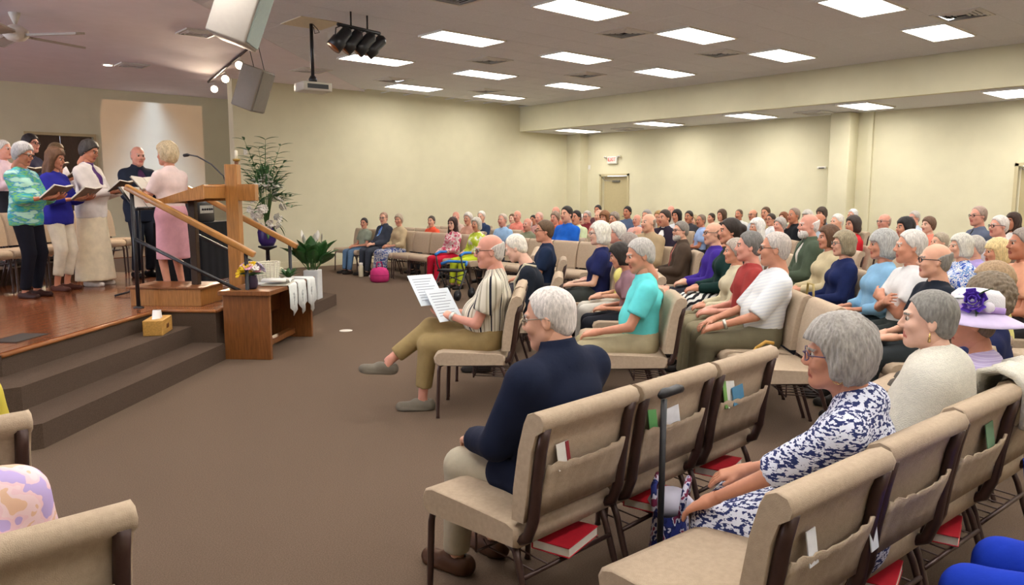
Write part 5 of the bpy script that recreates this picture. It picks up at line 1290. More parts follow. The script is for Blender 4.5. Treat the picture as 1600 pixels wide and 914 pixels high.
person('boy in a grey green shirt and blue jeans at the end of the row', (8.064, 13.786), 1.5708, scale=0.834, top=('shirt', '#8d9482', 'short'), bottom=('trousers', '#5f7c9a'), hair=('short', '#241f1d'), skin_='b', lod='m', hyaw=32)
person('dark haired man in a charcoal shirt at the back of the far section', (12.852, 9.302), 1.5708, scale=0.945, top=('shirt', '#3a3a40', 'short'), bottom=('trousers', '#3a3a40'), hair=('short', '#2c2420'), skin_='d', hyaw=3.0, lod='f')
person('woman with sandy hair in a mint blouse behind the brown suit', (13.712, 9.807), 0.7854, scale=0.860, sex='f', top=('blouse', '#a9c6b4', 'short'), bottom=('trousers', '#3a3a40'), hair=('bob', '#b09a74'), skin_='a', hyaw=32, lod='f')
person('tall brown haired man in a tan shirt at the back', (13.986, 8.273), 1.5708, scale=1.004, top=('shirt', '#a58d6a', 'short'), bottom=('trousers', '#3a3a40'), hair=('short', '#5a4432'), skin_='b', hyaw=-0.5, lod='f')
person('woman with auburn bob in a teal top near the back', (14.702, 8.330), 0.7854, scale=0.916, sex='f', top=('blouse', '#3f7f84', 'short'), bottom=('trousers', '#3a3a40'), hair=('bob', '#7a4a30'), skin_='c', hyaw=32, lod='f')
person('grey haired woman in a plum cardigan near the back', (14.207, 7.558), 0.7854, scale=0.954, sex='f', top=('cardigan', '#5a3350', 'long'), bottom=('trousers', '#3a3a40'), hair=('fluffy', '#bdb8b0'), skin_='a', hyaw=32, lod='f')
person('white haired man in a mustard shirt behind the cream jacket', (11.542, 5.672), 0.7854, scale=0.965, top=('shirt', '#b8953c', 'short'), bottom=('trousers', '#3a3a40'), hair=('short', '#d6d2ca'), skin_='a', hyaw=21.9, lod='f')
person('woman with short brown hair in a coral blouse near the rear wall', (11.801, 4.444), 0.7854, scale=0.946, sex='f', top=('blouse', '#d9816c', 'short'), bottom=('trousers', '#3a3a40'), hair=('pixie', '#6a5040'), skin_='c', hyaw=17.3, lod='f')
person('brown haired teenager in a grey sweater by the side wall', (11.611, 13.254), 1.5708, scale=0.860, top=('sweater', '#8a8c90', 'long'), bottom=('trousers', '#3a3a40'), hair=('short', '#6a5038'), skin_='c', hyaw=21.2, lod='f')
person('white haired woman in a violet blouse in the far section', (12.061, 11.472), 1.5708, scale=0.860, sex='f', top=('blouse', '#8a62b0', 'short'), bottom=('trousers', '#3a3a40'), hair=('curly', '#d8d4cc'), skin_='c', hyaw=13.1, lod='f')
person('bald man in a checked tan jacket at the end of the far section', (8.197, 6.615), 1.5708, scale=0.997, top=('jacket', '#a89272', 'long'), bottom=('trousers', '#3a3a40'), hair=('fringe', '#9a8a7c'), skin_='a', hyaw=-14.5, lod='f')
CHAIRS = [
    (3.463, 4.325, 0.7854, 'beige chair under the man in cream and black striped shirt and khaki trousers reading papers'),
    (4.586, 5.042, 0.7854, 'beige chair under the stooped white haired man in a black top with a pale strap'),
    (5.876, 6.269, 0.7854, 'beige chair under the brown haired man with glasses in a dark navy polo shirt'),
    (4.239, 3.519, 0.7854, 'beige chair under the grey haired man in an aqua polo shirt'),
    (5.252, 4.463, 0.7854, 'beige chair under the dark haired woman in mauve leaning forward beside the man in aqua'),
    (5.691, 4.905, 0.7854, 'beige chair under the woman in pale yellow blouse half hidden behind the man in aqua'),
    (6.490, 5.752, 0.7854, 'beige chair under the white haired woman in a deep purple blouse'),
    (5.902, 5.472, 0.7854, 'beige chair under the woman with long white hair in a navy blouse'),
    (8.610, 7.162, 0.7854, 'beige chair under the bald ruddy man seated behind the woman in purple'),
    (10.045, 8.049, 0.7854, 'beige chair under the grey haired man in a white shirt beside the man'),
    (5.007, 3.017, 0.7854, 'beige chair under the man with grey crew cut in a white checked short sleeved shirt'),
    (5.465, 3.456, 0.7854, 'beige chair under the grey haired man in a brick red shirt'),
    (5.939, 3.877, 0.7854, 'beige chair under the person in a cream shirt between the red shirt'),
    (6.451, 4.280, 0.7854, 'beige chair under the woman with dark pinned hair in a dark green top and black'),
    (7.029, 4.850, 0.7854, 'beige chair under the bald man with glasses in a bright purple shirt'),
    (7.885, 5.900, 0.7854, 'beige chair under the bearded man in a brown suit with a pink shirt and tie'),
    (5.445, 2.046, 0.7854, 'beige chair under the balding man with dark glasses in a black polo shirt'),
    (5.934, 2.401, 0.7854, 'beige chair under the silver haired man in a white polo shirt with folded arms'),
    (6.339, 2.775, 0.7854, 'beige chair under the grey bobbed woman in a light blue blouse'),
    (6.904, 3.363, 0.7854, 'beige chair under the woman with ash brown bob and glasses in a navy sweater'),
    (7.408, 3.757, 0.7854, 'beige chair under the brown haired woman in a long sleeved cream jacket'),
    (7.912, 4.244, 0.7854, 'beige chair under the bald man with a white beard in a green jacket'),
    (9.133, 5.595, 0.7854, 'beige chair under the woman with shoulder length silver hair in a white top'),
    (6.881, 1.934, 0.7854, 'beige chair under the ruddy man in a peach shirt beside the blonde woman'),
    (7.376, 2.247, 0.7854, 'beige chair under the blonde woman with fringe in a white blouse holding an orange bag'),
    (7.762, 2.662, 0.7854, 'beige chair under the woman with white bob in a blue and white floral blouse'),
    (9.250, 3.366, 0.7854, 'beige chair under the sandy haired man behind the balding man in black'),
    (9.525, 3.870, 0.7854, 'beige chair under the woman with black shoulder length hair in a grey top'),
    (10.430, 4.914, 0.7854, 'beige chair under the dark haired woman in a bright red cardigan'),
    (10.834, 5.603, 0.7854, 'beige chair under the balding man behind the man with the white beard'),
    (12.023, 6.657, 0.7854, 'beige chair under the bald man in black with a hand at his chin'),
    (10.976, 6.302, 0.7854, 'beige chair under the older woman in pale pink behind the silver haired woman'),
    (13.360, 7.838, 0.7854, 'beige chair under the dark haired man with sunglasses in a white shirt'),
    (11.906, 5.118, 0.7854, 'beige chair under the man in a grey suit with open collar'),
    (14.199, 5.573, 0.7854, 'beige chair under the grey haired man in a pale blue shirt'),
    (14.647, 6.871, 0.7854, 'beige chair under the person in a white cap behind the woman in red'),
    (14.912, 7.632, 0.7854, 'beige chair under the woman with dark waved hair by the rear column'),
    (11.588, 3.754, 0.7854, 'beige chair under the man with glasses in a slate blue shirt and dark tie'),
    (10.332, 3.124, 0.7854, 'beige chair under the man with thin white hair behind the blonde woman'),
    (12.491, 3.585, 0.7854, 'beige chair under the woman with long dark brown hair in a white top'),
    (8.528, 2.786, 0.7854, 'beige chair under the person in a lilac shirt behind the floral blouse'),
    (12.019, 8.476, 0.7854, 'beige chair under the tanned man in a light blue shirt and dark vest'),
    (14.849, 10.168, 0.7854, 'beige chair under the dark haired man in a black shirt behind the bald purple man'),
    (13.637, 9.110, 0.7854, 'beige chair under the brown haired woman in a black cardigan in the back rows'),
    (13.327, 8.643, 0.7854, 'beige chair under the dark haired boy behind the woman with pinned hair'),
    (14.741, 9.065, 0.7854, 'beige chair under the man with glasses in a pale blue shirt in the back rows'),
    (15.152, 9.611, 1.5708, 'beige chair under the man with shaved head in a white shirt in the back rows'),
    (10.799, 8.461, 1.5708, 'beige chair under the light brown haired woman in a tan top in the far section'),
    (9.596, 7.420, 1.5708, 'beige chair under the dark haired man in a black suit with white collar'),
    (14.497, 10.990, 1.5708, 'beige chair under the bald man at the very back of the far section'),
    (12.200, 9.119, 1.5708, 'beige chair under the woman with black hair in a white blouse in the far section'),
    (11.249, 9.090, 1.5708, 'beige chair under the grey haired man seated behind the ruddy man in the far section'),
    (11.757, 9.731, 1.5708, 'beige chair under the ruddy faced man in a pink shirt in the far section'),
    (12.797, 10.860, 1.5708, 'beige chair under the black haired boy at the back of the far section'),
    (10.251, 9.011, 1.5708, 'beige chair under the woman with ash hair and tan scarf in the far section'),
    (10.701, 9.640, 1.5708, 'beige chair under the woman with curly auburn hair in the far section'),
    (11.250, 10.277, 1.5708, 'beige chair under the bald man in a salmon shirt in the far section'),
    (13.696, 12.530, 1.5708, 'beige chair under the tall dark haired young man at the back near the corner pilaster'),
    (11.503, 10.827, 1.5708, 'beige chair under the grey haired man with glasses in a maroon shirt'),
    (9.949, 9.648, 1.5708, 'beige chair under the black haired man in a pale green shirt'),
    (8.892, 8.856, 1.5708, 'beige chair under the dark haired man in a vivid royal blue shirt'),
    (10.202, 10.440, 1.5708, 'beige chair under the woman in an orange blouse beside the man in royal blue'),
    (11.396, 11.634, 1.5708, 'beige chair under the ruddy bald man behind the woman in orange'),
    (10.454, 11.145, 1.5708, 'beige chair under the pink faced bald man behind the brown haired man'),
    (11.663, 12.600, 1.5708, 'beige chair under the black haired child in a dark shirt in the far section'),
    (8.959, 9.850, 1.5708, 'beige chair under the older man with grey hair in an olive shirt'),
    (10.803, 12.184, 1.5708, 'beige chair under the man in a coral pink shirt with bald head'),
    (9.104, 10.687, 1.5708, 'beige chair under the man in a light blue shirt against the side wall'),
    (10.003, 12.401, 1.5708, 'beige chair under the white haired man in a navy shirt against the side wall'),
    (8.178, 10.294, 1.5708, 'beige chair under the woman in lime green and white with silver hair'),
    (9.104, 11.706, 1.5708, 'beige chair under the older woman with white hair in a rust top behind the woman'),
    (8.179, 10.964, 1.5708, 'beige chair under the dark haired woman in a pink floral blouse and red trousers'),
    (10.005, 13.273, 1.5708, 'beige chair under the bald man behind the dark haired woman in floral'),
    (9.111, 12.910, 1.5708, 'beige chair under the dark haired man in an orange red polo shirt'),
    (8.176, 12.690, 1.5708, 'beige chair under the woman in a beige cardigan and blue flowered skirt'),
    (8.174, 13.236, 1.5708, 'beige chair under the man in a dark grey suit with light blue shirt'),
    (8.064, 13.786, 1.5708, 'beige chair under the boy in a grey green shirt and blue jeans'),
    (12.852, 9.302, 1.5708, 'beige chair under the dark haired man in a charcoal shirt'),
    (13.712, 9.807, 0.7854, 'beige chair under the woman with sandy hair in a mint blouse behind the brown suit'),
    (13.986, 8.273, 1.5708, 'beige chair under the tall brown haired man in a tan shirt at the back'),
    (14.702, 8.330, 0.7854, 'beige chair under the woman with auburn bob in a teal top near the back'),
    (14.207, 7.558, 0.7854, 'beige chair under the grey haired woman in a plum cardigan near the back'),
    (11.542, 5.672, 0.7854, 'beige chair under the white haired man in a mustard shirt behind the cream jacket'),
    (11.801, 4.444, 0.7854, 'beige chair under the woman with short brown hair in a coral blouse'),
    (11.611, 13.254, 1.5708, 'beige chair under the brown haired teenager in a grey sweater by the side wall'),
    (12.061, 11.472, 1.5708, 'beige chair under the white haired woman in a violet blouse in the far section'),
    (8.197, 6.615, 1.5708, 'beige chair under the bald man in a checked tan jacket'),
    (3.875, 4.752, 0.7854, None),
    (4.794, 5.671, 0.7854, None),
    (5.183, 6.060, 0.7854, None),
    (6.032, 6.908, 0.7854, None),
    (6.421, 7.297, 0.7854, None),
    (6.809, 7.686, 0.7854, None),
    (4.582, 3.974, 0.7854, None),
    (6.845, 6.237, 0.7854, None),
    (7.234, 6.626, 0.7854, None),
    (4.617, 2.595, 0.7854, None),
    (7.340, 5.317, 0.7854, None),
    (8.188, 4.752, 0.7854, None),
    (8.577, 5.141, 0.7854, None),
    (9.496, 6.060, 0.7854, None),
    (6.244, 1.393, 0.7854, None),
    (8.471, 3.620, 0.7854, None),
    (9.532, 4.681, 0.7854, None),
    (7.022, 0.757, 0.7854, None),
    (7.410, 1.146, 0.7854, None),
    (7.799, 1.534, 0.7854, None),
    (8.188, 1.923, 0.7854, None),
    (10.239, 3.974, 0.7854, None),
    (11.194, 4.929, 0.7854, None),
    (8.150, 7.750, 1.5708, None),
    (8.150, 8.300, 1.5708, None),
    (8.150, 8.850, 1.5708, None),
    (8.150, 9.400, 1.5708, None),
    (8.150, 11.550, 1.5708, None),
    (8.150, 12.100, 1.5708, None),
    (8.150, 14.350, 1.5708, None),
    (9.100, 8.000, 1.5708, None),
    (9.100, 12.300, 1.5708, None),
    (9.100, 13.500, 1.5708, None),
    (9.100, 14.050, 1.5708, None),
    (10.050, 11.700, 1.5708, None),
    (10.050, 13.850, 1.5708, None),
    (10.050, 14.400, 1.5708, None),
    (11.000, 13.800, 1.5708, None),
    (11.000, 14.350, 1.5708, None),
]
for _x, _y, _r, _l in CHAIRS: chair(_x, _y, _r, label=_l)
# ------------------------------------------------------------------ nearest rows
for i, lab in enumerate(('beige chair under the white haired man in the navy blazer', 'empty beige chair with green and white leaflets and a black cane at its back', 'empty beige chair with green and blue leaflets in its pocket')):
    chair(1.875+.54*i, 2.08+.03*i, math.radians(4), label=lab)
for i, lab in enumerate(('empty beige chair beside the woman in the navy and white patterned dress', 'beige chair under the woman in the navy and white patterned dress', 'beige chair under the woman in the cream shawl', 'beige chair under the woman in the flowered hat', 'beige chair under the woman with curly brown hair', 'beige chair under the woman in yellow')):
    chair(1.88+.555*i, 1.19+(.02*i*i if i > 3 else 0), math.radians(-2 if i < 4 else 5), label=lab)
chair(.18, 2.14, math.radians(4), label='beige chair under the person in the pink flowered shirt across the aisle')
chair(.15, 3.16, math.radians(4), label='beige chair under the person in yellow across the aisle')
chair(2.34, .28, 0, label='beige chair under the person in royal blue trousers')
def hymnal(x, y, z, rz, label, tilt=0.):
    t = empty('hymnal', (x, y, z), rz, label, 'book', 'red hymnals in the chair racks'); t.rotation_euler = (tilt, 0, rz)
    MB().box((0, 0, .0365), (.155, .225, .004), bev=.0015, seg=1).box((0, 0, .002), (.155, .225, .004), bev=.0015, seg=1).box((-.0765, 0, .019), (.004, .225, .034), bev=.0015, seg=1).obj('cover', mat('hymnal_red', '#b01f2c', rough=.55, var=.1, scale=40), t)
    MB().box((.001, 0, .019), (.148, .215, .030)).obj('pages', mat('book_pages', '#d8d2c4', rough=.9, var=.05), t)
RZ = .302
HY = [(1.93, 1.89, 'red hymnal in the rack under the man in the navy blazer'), (2.47, 1.92, 'red hymnal in the rack of the chair with the black cane'), (3.0, 1.95, 'red hymnal in the rack of the chair with blue leaflets'),
      (1.96, 1.02, 'red hymnal in the rack of the empty chair beside the patterned dress'), (2.50, 1.02, 'red hymnal in the rack under the woman in the patterned dress'), (3.05, 1.02, 'red hymnal in the rack under the woman in the cream shawl')]
for x, y, lab in HY: hymnal(x, y, RZ, -1.3, lab)
def card(x, y, z, rz, w, h, c, label, tilt=-.15):
    t = empty('leaflet', (x, y, z), rz, label, 'leaflet')
    MB().box((0, 0, 0), (w, .003, h), (tilt, 0, .08)).obj('sheet', mat('card_'+c, c, rough=.7, var=.08, scale=30), t)
card(1.78, 1.755, .70, .07, .07, .09, '#d8d4cc', 'white card with red edge in the pocket behind the navy blazer'); card(1.805, 1.757, .70, .2, .02, .09, '#8a2a30', 'narrow red card in the pocket behind the navy blazer')
card(2.30, 1.79, .71, .07, .06, .11, '#5c9a5a', 'green leaflet in the pocket of the chair with the cane'); card(2.42, 1.79, .70, .07, .12, .08, '#d5d6da', 'white leaflet in the pocket of the chair with the cane')
card(2.83, 1.81, .72, .07, .06, .12, '#79a95c', 'green leaflet in the pocket beside the blue leaflet'); card(2.92, 1.81, .70, .07, .11, .08, '#4f86a8', 'blue leaflet in the pocket beside the green leaflet'); card(2.87, 1.816, .72, .07, .08, .13, '#dcdcd6', 'white leaflet behind the green leaflet in the same pocket')
card(1.76, .868, .70, -.03, .05, .09, '#d8d8d8', 'white card in the pocket of the empty chair by the patterned dress'); card(2.11, .865, .62, -.03, .05, .07, '#c9ccd0', 'pale tag at the pocket corner of the empty chair')
card(3.05, .868, .71, -.03, .09, .1, '#6a8a6c', 'green leaflet in the pocket behind the cream shawl')
# people of the nearest rows
person('white haired man in a navy blazer and pale trousers', (2.0, 2.09), math.radians(6), scale=.94, lean=4, bend=5, slump=.03, lod='n', top=('jacket', '#1a2136', 'long'), bottom=('trousers', '#b3aa96'), hair=('crop', '#d3ccc6'), skin_='a', glasses='#8a8070', shirt='#d8d6d2', hyaw=22, hpitch=-10, arms='thigh', shoes='#4a3020', belly=.06, shoulders=1.2, key='navy')
J = person('woman with silver bob in a navy and white patterned dress', (2.38, 1.14), math.radians(14), scale=.915, lean=8, bend=10, tilt=-.06, slump=.035, lod='n', sex='f', top=('dress', P_DRESS, 'elbow'), bottom=('skirt', P_DRESS, .6), hair=('fluffy', '#9f9a94'), skin_='b', glasses='#5a4a6a', earring='hoop', hyaw=14, arms=((-.19, .34, .635), (.08, .30, .66)), belly=.12, shoulders=1.32, key='floral', shoes='#2a2a30')
person('woman with cropped grey hair in a cream knitted shawl', (3.06, 1.19), math.radians(10), scale=.915, lean=12, bend=8, lod='n', sex='f', top=('shawl', P_KNIT, 'long'), bottom=('trousers', '#3a3a44'), hair=('short', '#85827c'), skin_='c', earring='drop', hyaw=14, key='shawl')
person('woman in a lavender knit and white hat with a purple rose', (3.56, 1.18), math.radians(14), scale=.86, lean=12, bend=10, lod='n', sex='f', top=('sweater', P_LAV, 'long'), bottom=('trousers', '#54506a'), hair=('short', '#6a5a4c'), skin_='b', hyaw=10, hpitch=-6, key='hat')
person('woman with curly brown hair in a navy top', (4.17, 1.34), math.radians(14), scale=.885, lod='n', sex='f', top=('blouse', '#1d2348', 'short'), bottom=('trousers', '#2a2a36'), hair=('curly', '#7a6c5a'), skin_='b', hyaw=14)
person('woman in a pale yellow top past the curly haired woman', (4.74, 1.50), math.radians(14), scale=.9, lod='m', sex='f', top=('blouse', '#d6cf82', 'short'), bottom=('trousers', '#55504a'), hair=('bob', '#a58a6a'), skin_='b', hyaw=14)
person('person in royal blue trousers in the row behind the patterned dress', (2.34, .30), 0, scale=1.0, lod='n', sex='f', top=('blouse', '#2a46a8', 'elbow'), bottom=('trousers', '#1d3cb8'), hair=('bob', '#8a7a6a'), skin_='b', arms='crossed')
person('person in a pink flowered shirt across the aisle', (.13, 2.14), math.radians(2), scale=.92, lod='n', sex='f', top=('blouse', P_PINKSH, 'short'), bottom=('trousers', '#8a8a94'), hair=('bob', '#9a8a7a'), skin_='a')
person('person in a yellow shirt in the front row across the aisle', (.18, 3.16), 0, scale=.95, lod='n', sex='f', top=('blouse', '#c9b84a', 'short'), bottom=('trousers', '#8a8a94'), hair=('bob', '#9a8a7a'), skin_='a')
# hat with rose
J = PEOPLE['hat']; hm = J['M'] @ J['Hm']
t = empty('flowered_hat', (0, 0, 0), 0, 'white brimmed hat with a purple rose, green leaves and lilac ribbon', 'hat'); t.matrix_world = hm @ Matrix.Scale(1.14, 4) @ Matrix.Translation((0, -.02, .04)) @ Matrix.Rotation(.16, 4, 'X') @ Matrix.Rotation(.12, 4, 'Y')
MB().lathe([(.10, 0), (.105, .03), (.1, .08), (.075, .105), (.02, .112)], seg=28).obj('crown', mat('hat_white', '#dcdade', rough=.85, var=.04, bump=.3), t)
rows = [[((.1+.085*k/4)*math.cos(a)*1.0, (.1+.085*k/4)*math.sin(a)*1.08, .008-.012*k-.012*k/4*math.cos(2*a)) for a in np.linspace(0, 2*math.pi, 33)] for k in range(5)]
MB().sheet(rows, .004).obj('brim', mat('hat_lilac', '#cdbfe0', rough=.85, var=.05), t)
MB().lathe([(.107, .008), (.108, .035), (.104, .036)], seg=28).obj('ribbon', mat('ribbon_lilac', '#b79ad6', rough=.6, var=.05), t)
mb = MB()
for k in range(4):
    for j in range(5): a = j*2*math.pi/5+k*.6; r = .012+.011*k; mb.box((r*math.cos(a), r*math.sin(a), .022-.005*k), (.02+.006*k, .005, .024), Matrix.Rotation(a+math.pi/2, 4, 'Z') @ Matrix.Rotation(.25+.22*k, 4, 'X'), bev=.002, seg=1)
o = mb.obj('rose', mat('rose_purple', '#4a2a9a', rough=.7, var=.1), t); o.matrix_local = Matrix.Translation((-.105, .03, .05)) @ Vector((-1, .2, .35)).to_track_quat('Z', 'Y').to_matrix().to_4x4()
for k, a in enumerate((.2, 2.2, 4.3)):
    o = link('leaf', LF, t); o.scale = (.6,)*3; orient(o, (-.108, .03+.02*math.cos(a), .05+.02*math.sin(a)), (-.25, math.cos(a), math.sin(a))); o.scale = (.6,)*3
for y, z in ((.075, .05), (-.03, .03)):
    o = MB().lathe([(.004, 0), (.024, .006), (.02, .02), (.004, .026)], seg=10).obj('blossom', mat('blossom_white', '#e2dce4', rough=.8, var=.05), t); o.matrix_local = Matrix.Translation((-.1, y, z)) @ Vector((-1, 0, .3)).to_track_quat('Z', 'Y').to_matrix().to_4x4()
# papers of the man in stripes
J = PEOPLE['stripe']
mid = (J['hands'][-1][0]+J['hands'][1][0])/2
for k, (off, lab) in enumerate(((V3(-.04, -.02, .06), 'printed white sheet in the hands of the man in stripes'), (V3(.04, .12, .16), 'second white sheet held further out by the man in stripes'))):
    p = J['M'] @ Vector(mid+off); t = empty('paper_sheet', p, J['root'].rotation_euler.z-.75-.1*k, lab, 'paper')
    MB().box((0, 0, 0), (.215, .002, .28), (math.radians(-40 if k == 0 else -44), 0, 0)).obj('sheet', mat('paper_blue_white', '#d3dbe2', rough=.8, var=.02), t)
    mb = MB(); R = Matrix.Rotation(math.radians(-40 if k == 0 else -44), 4, 'X')
    for q in range(9): c = R @ Vector((-.01*(q % 3), -.0016, .1-.024*q)); mb.box(c, (.16-.02*(q % 3), .0008, .005), R)
    mb.obj('print', mat('ink_grey', '#8d949c', rough=.9, var=0), t)
# black cane hooked on the chair back
t = empty('walking_cane', (2.19, 1.66, 0), math.radians(4), 'black walking cane hooked over the back of an empty chair', 'cane')
MB().tube([(.0, 0, .02), (.005, .0, .84)], .0115, 10).obj('shaft', M_BLACK, t)
MB().tube([(-.02, .0, .855), (.005, 0, .862), (.04, .0, .86), (.09, .0, .862), (.115, 0, .858)], [.012, .019, .017, .018, .015], 10).obj('handle', M_BLACK, t)
MB().tube([(0, 0, 0), (0, 0, .035)], .017, 10).obj('rubber_tip', mat('rubber', '#1a1a1a', rough=.9, var=0), t)
# patterned bag before the woman in the patterned dress
t = empty('quilted_bag', (2.36, 1.74, .12), .5, 'navy quilted patterned bag held by the woman in the patterned dress', 'bag')
rows = [[((.17-.01*j)*math.cos(a)*(1+.06*math.sin(5*a+j)), (.09-.006*j)*math.sin(a)*(1+.08*math.cos(4*a+j)), .05*j) for a in np.linspace(0, 2*math.pi, 25)] for j in range(6)]
MB().sheet(rows).obj('bag_body', P_QUILT, t)
MB().lathe([(.11, 0), (.11, .006)], seg=16).obj('bag_base', P_QUILT, t)
for s in (-1, 1): MB().tube([(-.08, .05*s, .25), (-.05, .06*s, .34), (.05, .06*s, .35), (.09, .05*s, .25)], .012, 8).obj('handle', P_QUILT, t)
MB().lathe([(.06, .22), (.09, .27), (.05, .31)], seg=14).obj('tissue_stuffing', mat('lilac_white', '#c8c6d8', rough=.9, var=.05), t)
# cream shawl draped over the next chair, royal blue cloth below
t = empty('draped_shawl', (3.40, .9, 0), -.05, 'cream knitted wrap draped over the chair back beside the hat lady', 'shawl')
prof = [(.09, .66), (.06, .80), (.035, .885), (-.01, .905), (-.06, .895), (-.095, .86), (-.1, .80), (-.105, .72)]
rows = [[(-.17+.34*i/14, y+.008*math.sin(i*1.7+j)+.02, z+.012*math.sin(i*1.1+j*.8)-(.05*math.sin(i*.45) if j > 5 else 0)) for j, (y, z) in enumerate(prof)] for i in range(15)]
MB().sheet(rows, .022).obj('wrap', P_KNIT, t)
t = empty('blue_cloth', (3.28, .80, 0), -.05, 'royal blue cloth hanging behind the chair of the cream shawl', 'cloth')
rows = [[(-.09+.18*i/8, -.01+.012*math.sin(i*1.9)-.01*j, .60-.075*j+.01*math.sin(i*1.3)) for j in range(5)] for i in range(9)]
MB().sheet(rows, .006).obj('cloth', cloth('#20389a'), t)
# wooden cane and booklet by the man in the white shirt
t = empty('wooden_cane', (4.36, 2.82, 0), 0, 'light wooden cane leaning by the empty chair near the white shirted man', 'cane')
MB().tube([(-.05, .12, .0), (.36, -.02, .52)], .011, 8).obj('shaft', mat('bamboo', '#c79a4a', rough=.4, var=.2, scale=20), t); MB().tube([(.36, -.02, .52), (.43, -.05, .56), (.47, -.09, .55)], .012, 8).obj('handle', mat('bamboo', '#c79a4a'), t)
t = empty('teal_booklet', (4.56, 2.68, .483), .5, 'teal booklet on the empty chair seat beside the white shirted man', 'booklet')
MB().box((0, 0, .004), (.22, .15, .008), bev=.001, seg=1).obj('cover', mat('booklet_teal', '#6fa8a0', rough=.6, var=.1), t); MB().box((.003, 0, .004), (.219, .145, .005)).obj('pages', MATS['book_pages'], t)
# ------------------------------------------------------------------ choir and leader on the platform
RC = -3*math.pi/4
def choir(label, x, y, h, key, **k):
    return person(label, (x, y), k.pop('rot', RC), z0=ZP+k.pop('up', 0.), pose='stand', scale=h/1.71, lean=2, key=key, lod='m', **k)
choir('choir woman with grey crop in a teal and green print tunic', 1.56, 9.55, 1.63, 'teal', sex='f', shoulders=1.12, top=('blouse', P_TEAL, 'three'), bottom=('trousers', '#171822'), hair=('pixie', '#a9a7a6'), skin_='d', glasses='#2a2020', arms='low_book', hpitch=-16, shoes='#3a2420', belly=.08, hyaw=6)
choir('choir woman with long brown hair in a royal blue top and white cropped trousers', 1.95, 10.02, 1.61, 'blue', sex='f', top=('blouse', '#2a2a8a', 'three'), bottom=('cropped', '#d8cdb8', 1.75), hair=('waves', '#5e412c'), skin_='d', arms='low_book', hpitch=-14, shoes='#4a2a22', hyaw=4)
choir('choir woman with dark grey hair in a white jacket and long cream skirt', 2.36, 10.3, 1.73, 'white', sex='f', top=('cardigan', '#d6cfca', 'long'), shirt='#4a2a66', bottom=('skirt', '#e0d2b6', .86), hair=('pixie', '#3c3734'), skin_='d', arms='low_book', hpitch=-20, shoes='#d8d0c4', hyaw=4, belly=.06)
choir('choir man in a charcoal suit and plum shirt', 3.09, 10.94, 1.72, 'suit', top=('jacket', '#232a3a', 'long'), shirt='#4a2c50', bottom=('trousers', '#262b36'), hair=('fringe', '#b9a39a'), skin_='e', arms='low_book', rot=RC-.55, hpitch=-6, hyaw=-5, shoes='#15151a')
choir('woman with blonde grey bob in a pale pink suit leading the choir', 2.74, 8.61, 1.63, 'pink', sex='f', top=('shirt', '#d9c3bd', 'short'), bottom=('skirt', '#cf9aa4', .5), hair=('fluffy', '#bba887'), skin_='b', arms='book', rot=math.radians(22), shoes='#dcd8d2', hyaw=18)
choir('choir woman with dark hair and glasses in the back row before the brown door', 2.06, 11.97, 1.68, 'back1', up=.2, sex='f', top=('blouse', '#3a3a50', 'long'), bottom=('trousers', '#2a2a30'), hair=('pixie', '#332c2e'), skin_='e', glasses='#222222', arms='book', hyaw=0)
choir('choir woman with light brown hair and glasses in a white top in the back row', 2.41, 12.25, 1.59, 'back2', up=.2, sex='f', top=('blouse', '#d9d6e2', 'three'), bottom=('trousers', '#2a2a30'), hair=('bob', '#8a7458'), skin_='d', glasses='#222222', arms='book', hyaw=0)
choir('white haired choir man in pale pink behind the teal tunic', 1.68, 11.5, 1.56, 'back0', up=.2, sex='m', top=('shirt', '#d9c3cf', 'long'), bottom=('trousers', '#2a2a30'), hair=('short', '#d0ccc8'), skin_='e', arms='book', hyaw=0)
def held_book(key, label, c, tilt=38):
    J = PEOPLE[key]; mid = (J['hands'][-1][0]+J['hands'][1][0])/2+J['fwd']*.0+V3(0, 0, .035)
    p = J['M'] @ Vector(mid); t = empty('song_book', p, J['root'].rotation_euler.z, label, 'book'); t.rotation_euler = (math.radians(tilt), 0, J['root'].rotation_euler.z)
    for s in (-1, 1):
        MB().box((s*.078, 0, .012), (.15, .22, .018), (0, math.radians(-8*s), 0), bev=.003, seg=1).obj('pages', MATS['book_pages'], t)
    mb = MB()
    for s in (-1, 1): mb.box((s*.08, 0, -.002), (.16, .23, .005), (0, math.radians(-8*s), 0), bev=.001, seg=1)
    mb.obj('cover', mat('cover_'+c, c, rough=.6, var=.1), t)
for k_, lab, c in (('teal', 'open song book held by the woman in the teal tunic', '#6a5a50'), ('blue', 'open song book held by the woman in royal blue', '#7a6a5c'), ('white', 'open song book held by the woman in the white jacket', '#4a4038'), ('suit', 'open song book held by the man in the charcoal suit', '#6a5a50'), ('pink', 'open song book held by the woman in the pale pink suit', '#7a6a5c'), ('back1', 'open song book held before the brown door', '#5a4a42'), ('back2', 'open song book held by the back row woman in white', '#5a4a42'), ('back0', 'open song book held by the choir man in pale pink', '#5a4a42')): held_book(k_, lab, c)
for i in range(7):
    c = UV(7.35+.56*i, 6.32); chair(c.x, c.y, RC, ZP+.002, 'beige upholstered chair on the platform behind the front choir row', 'chairs on the platform behind the choir')
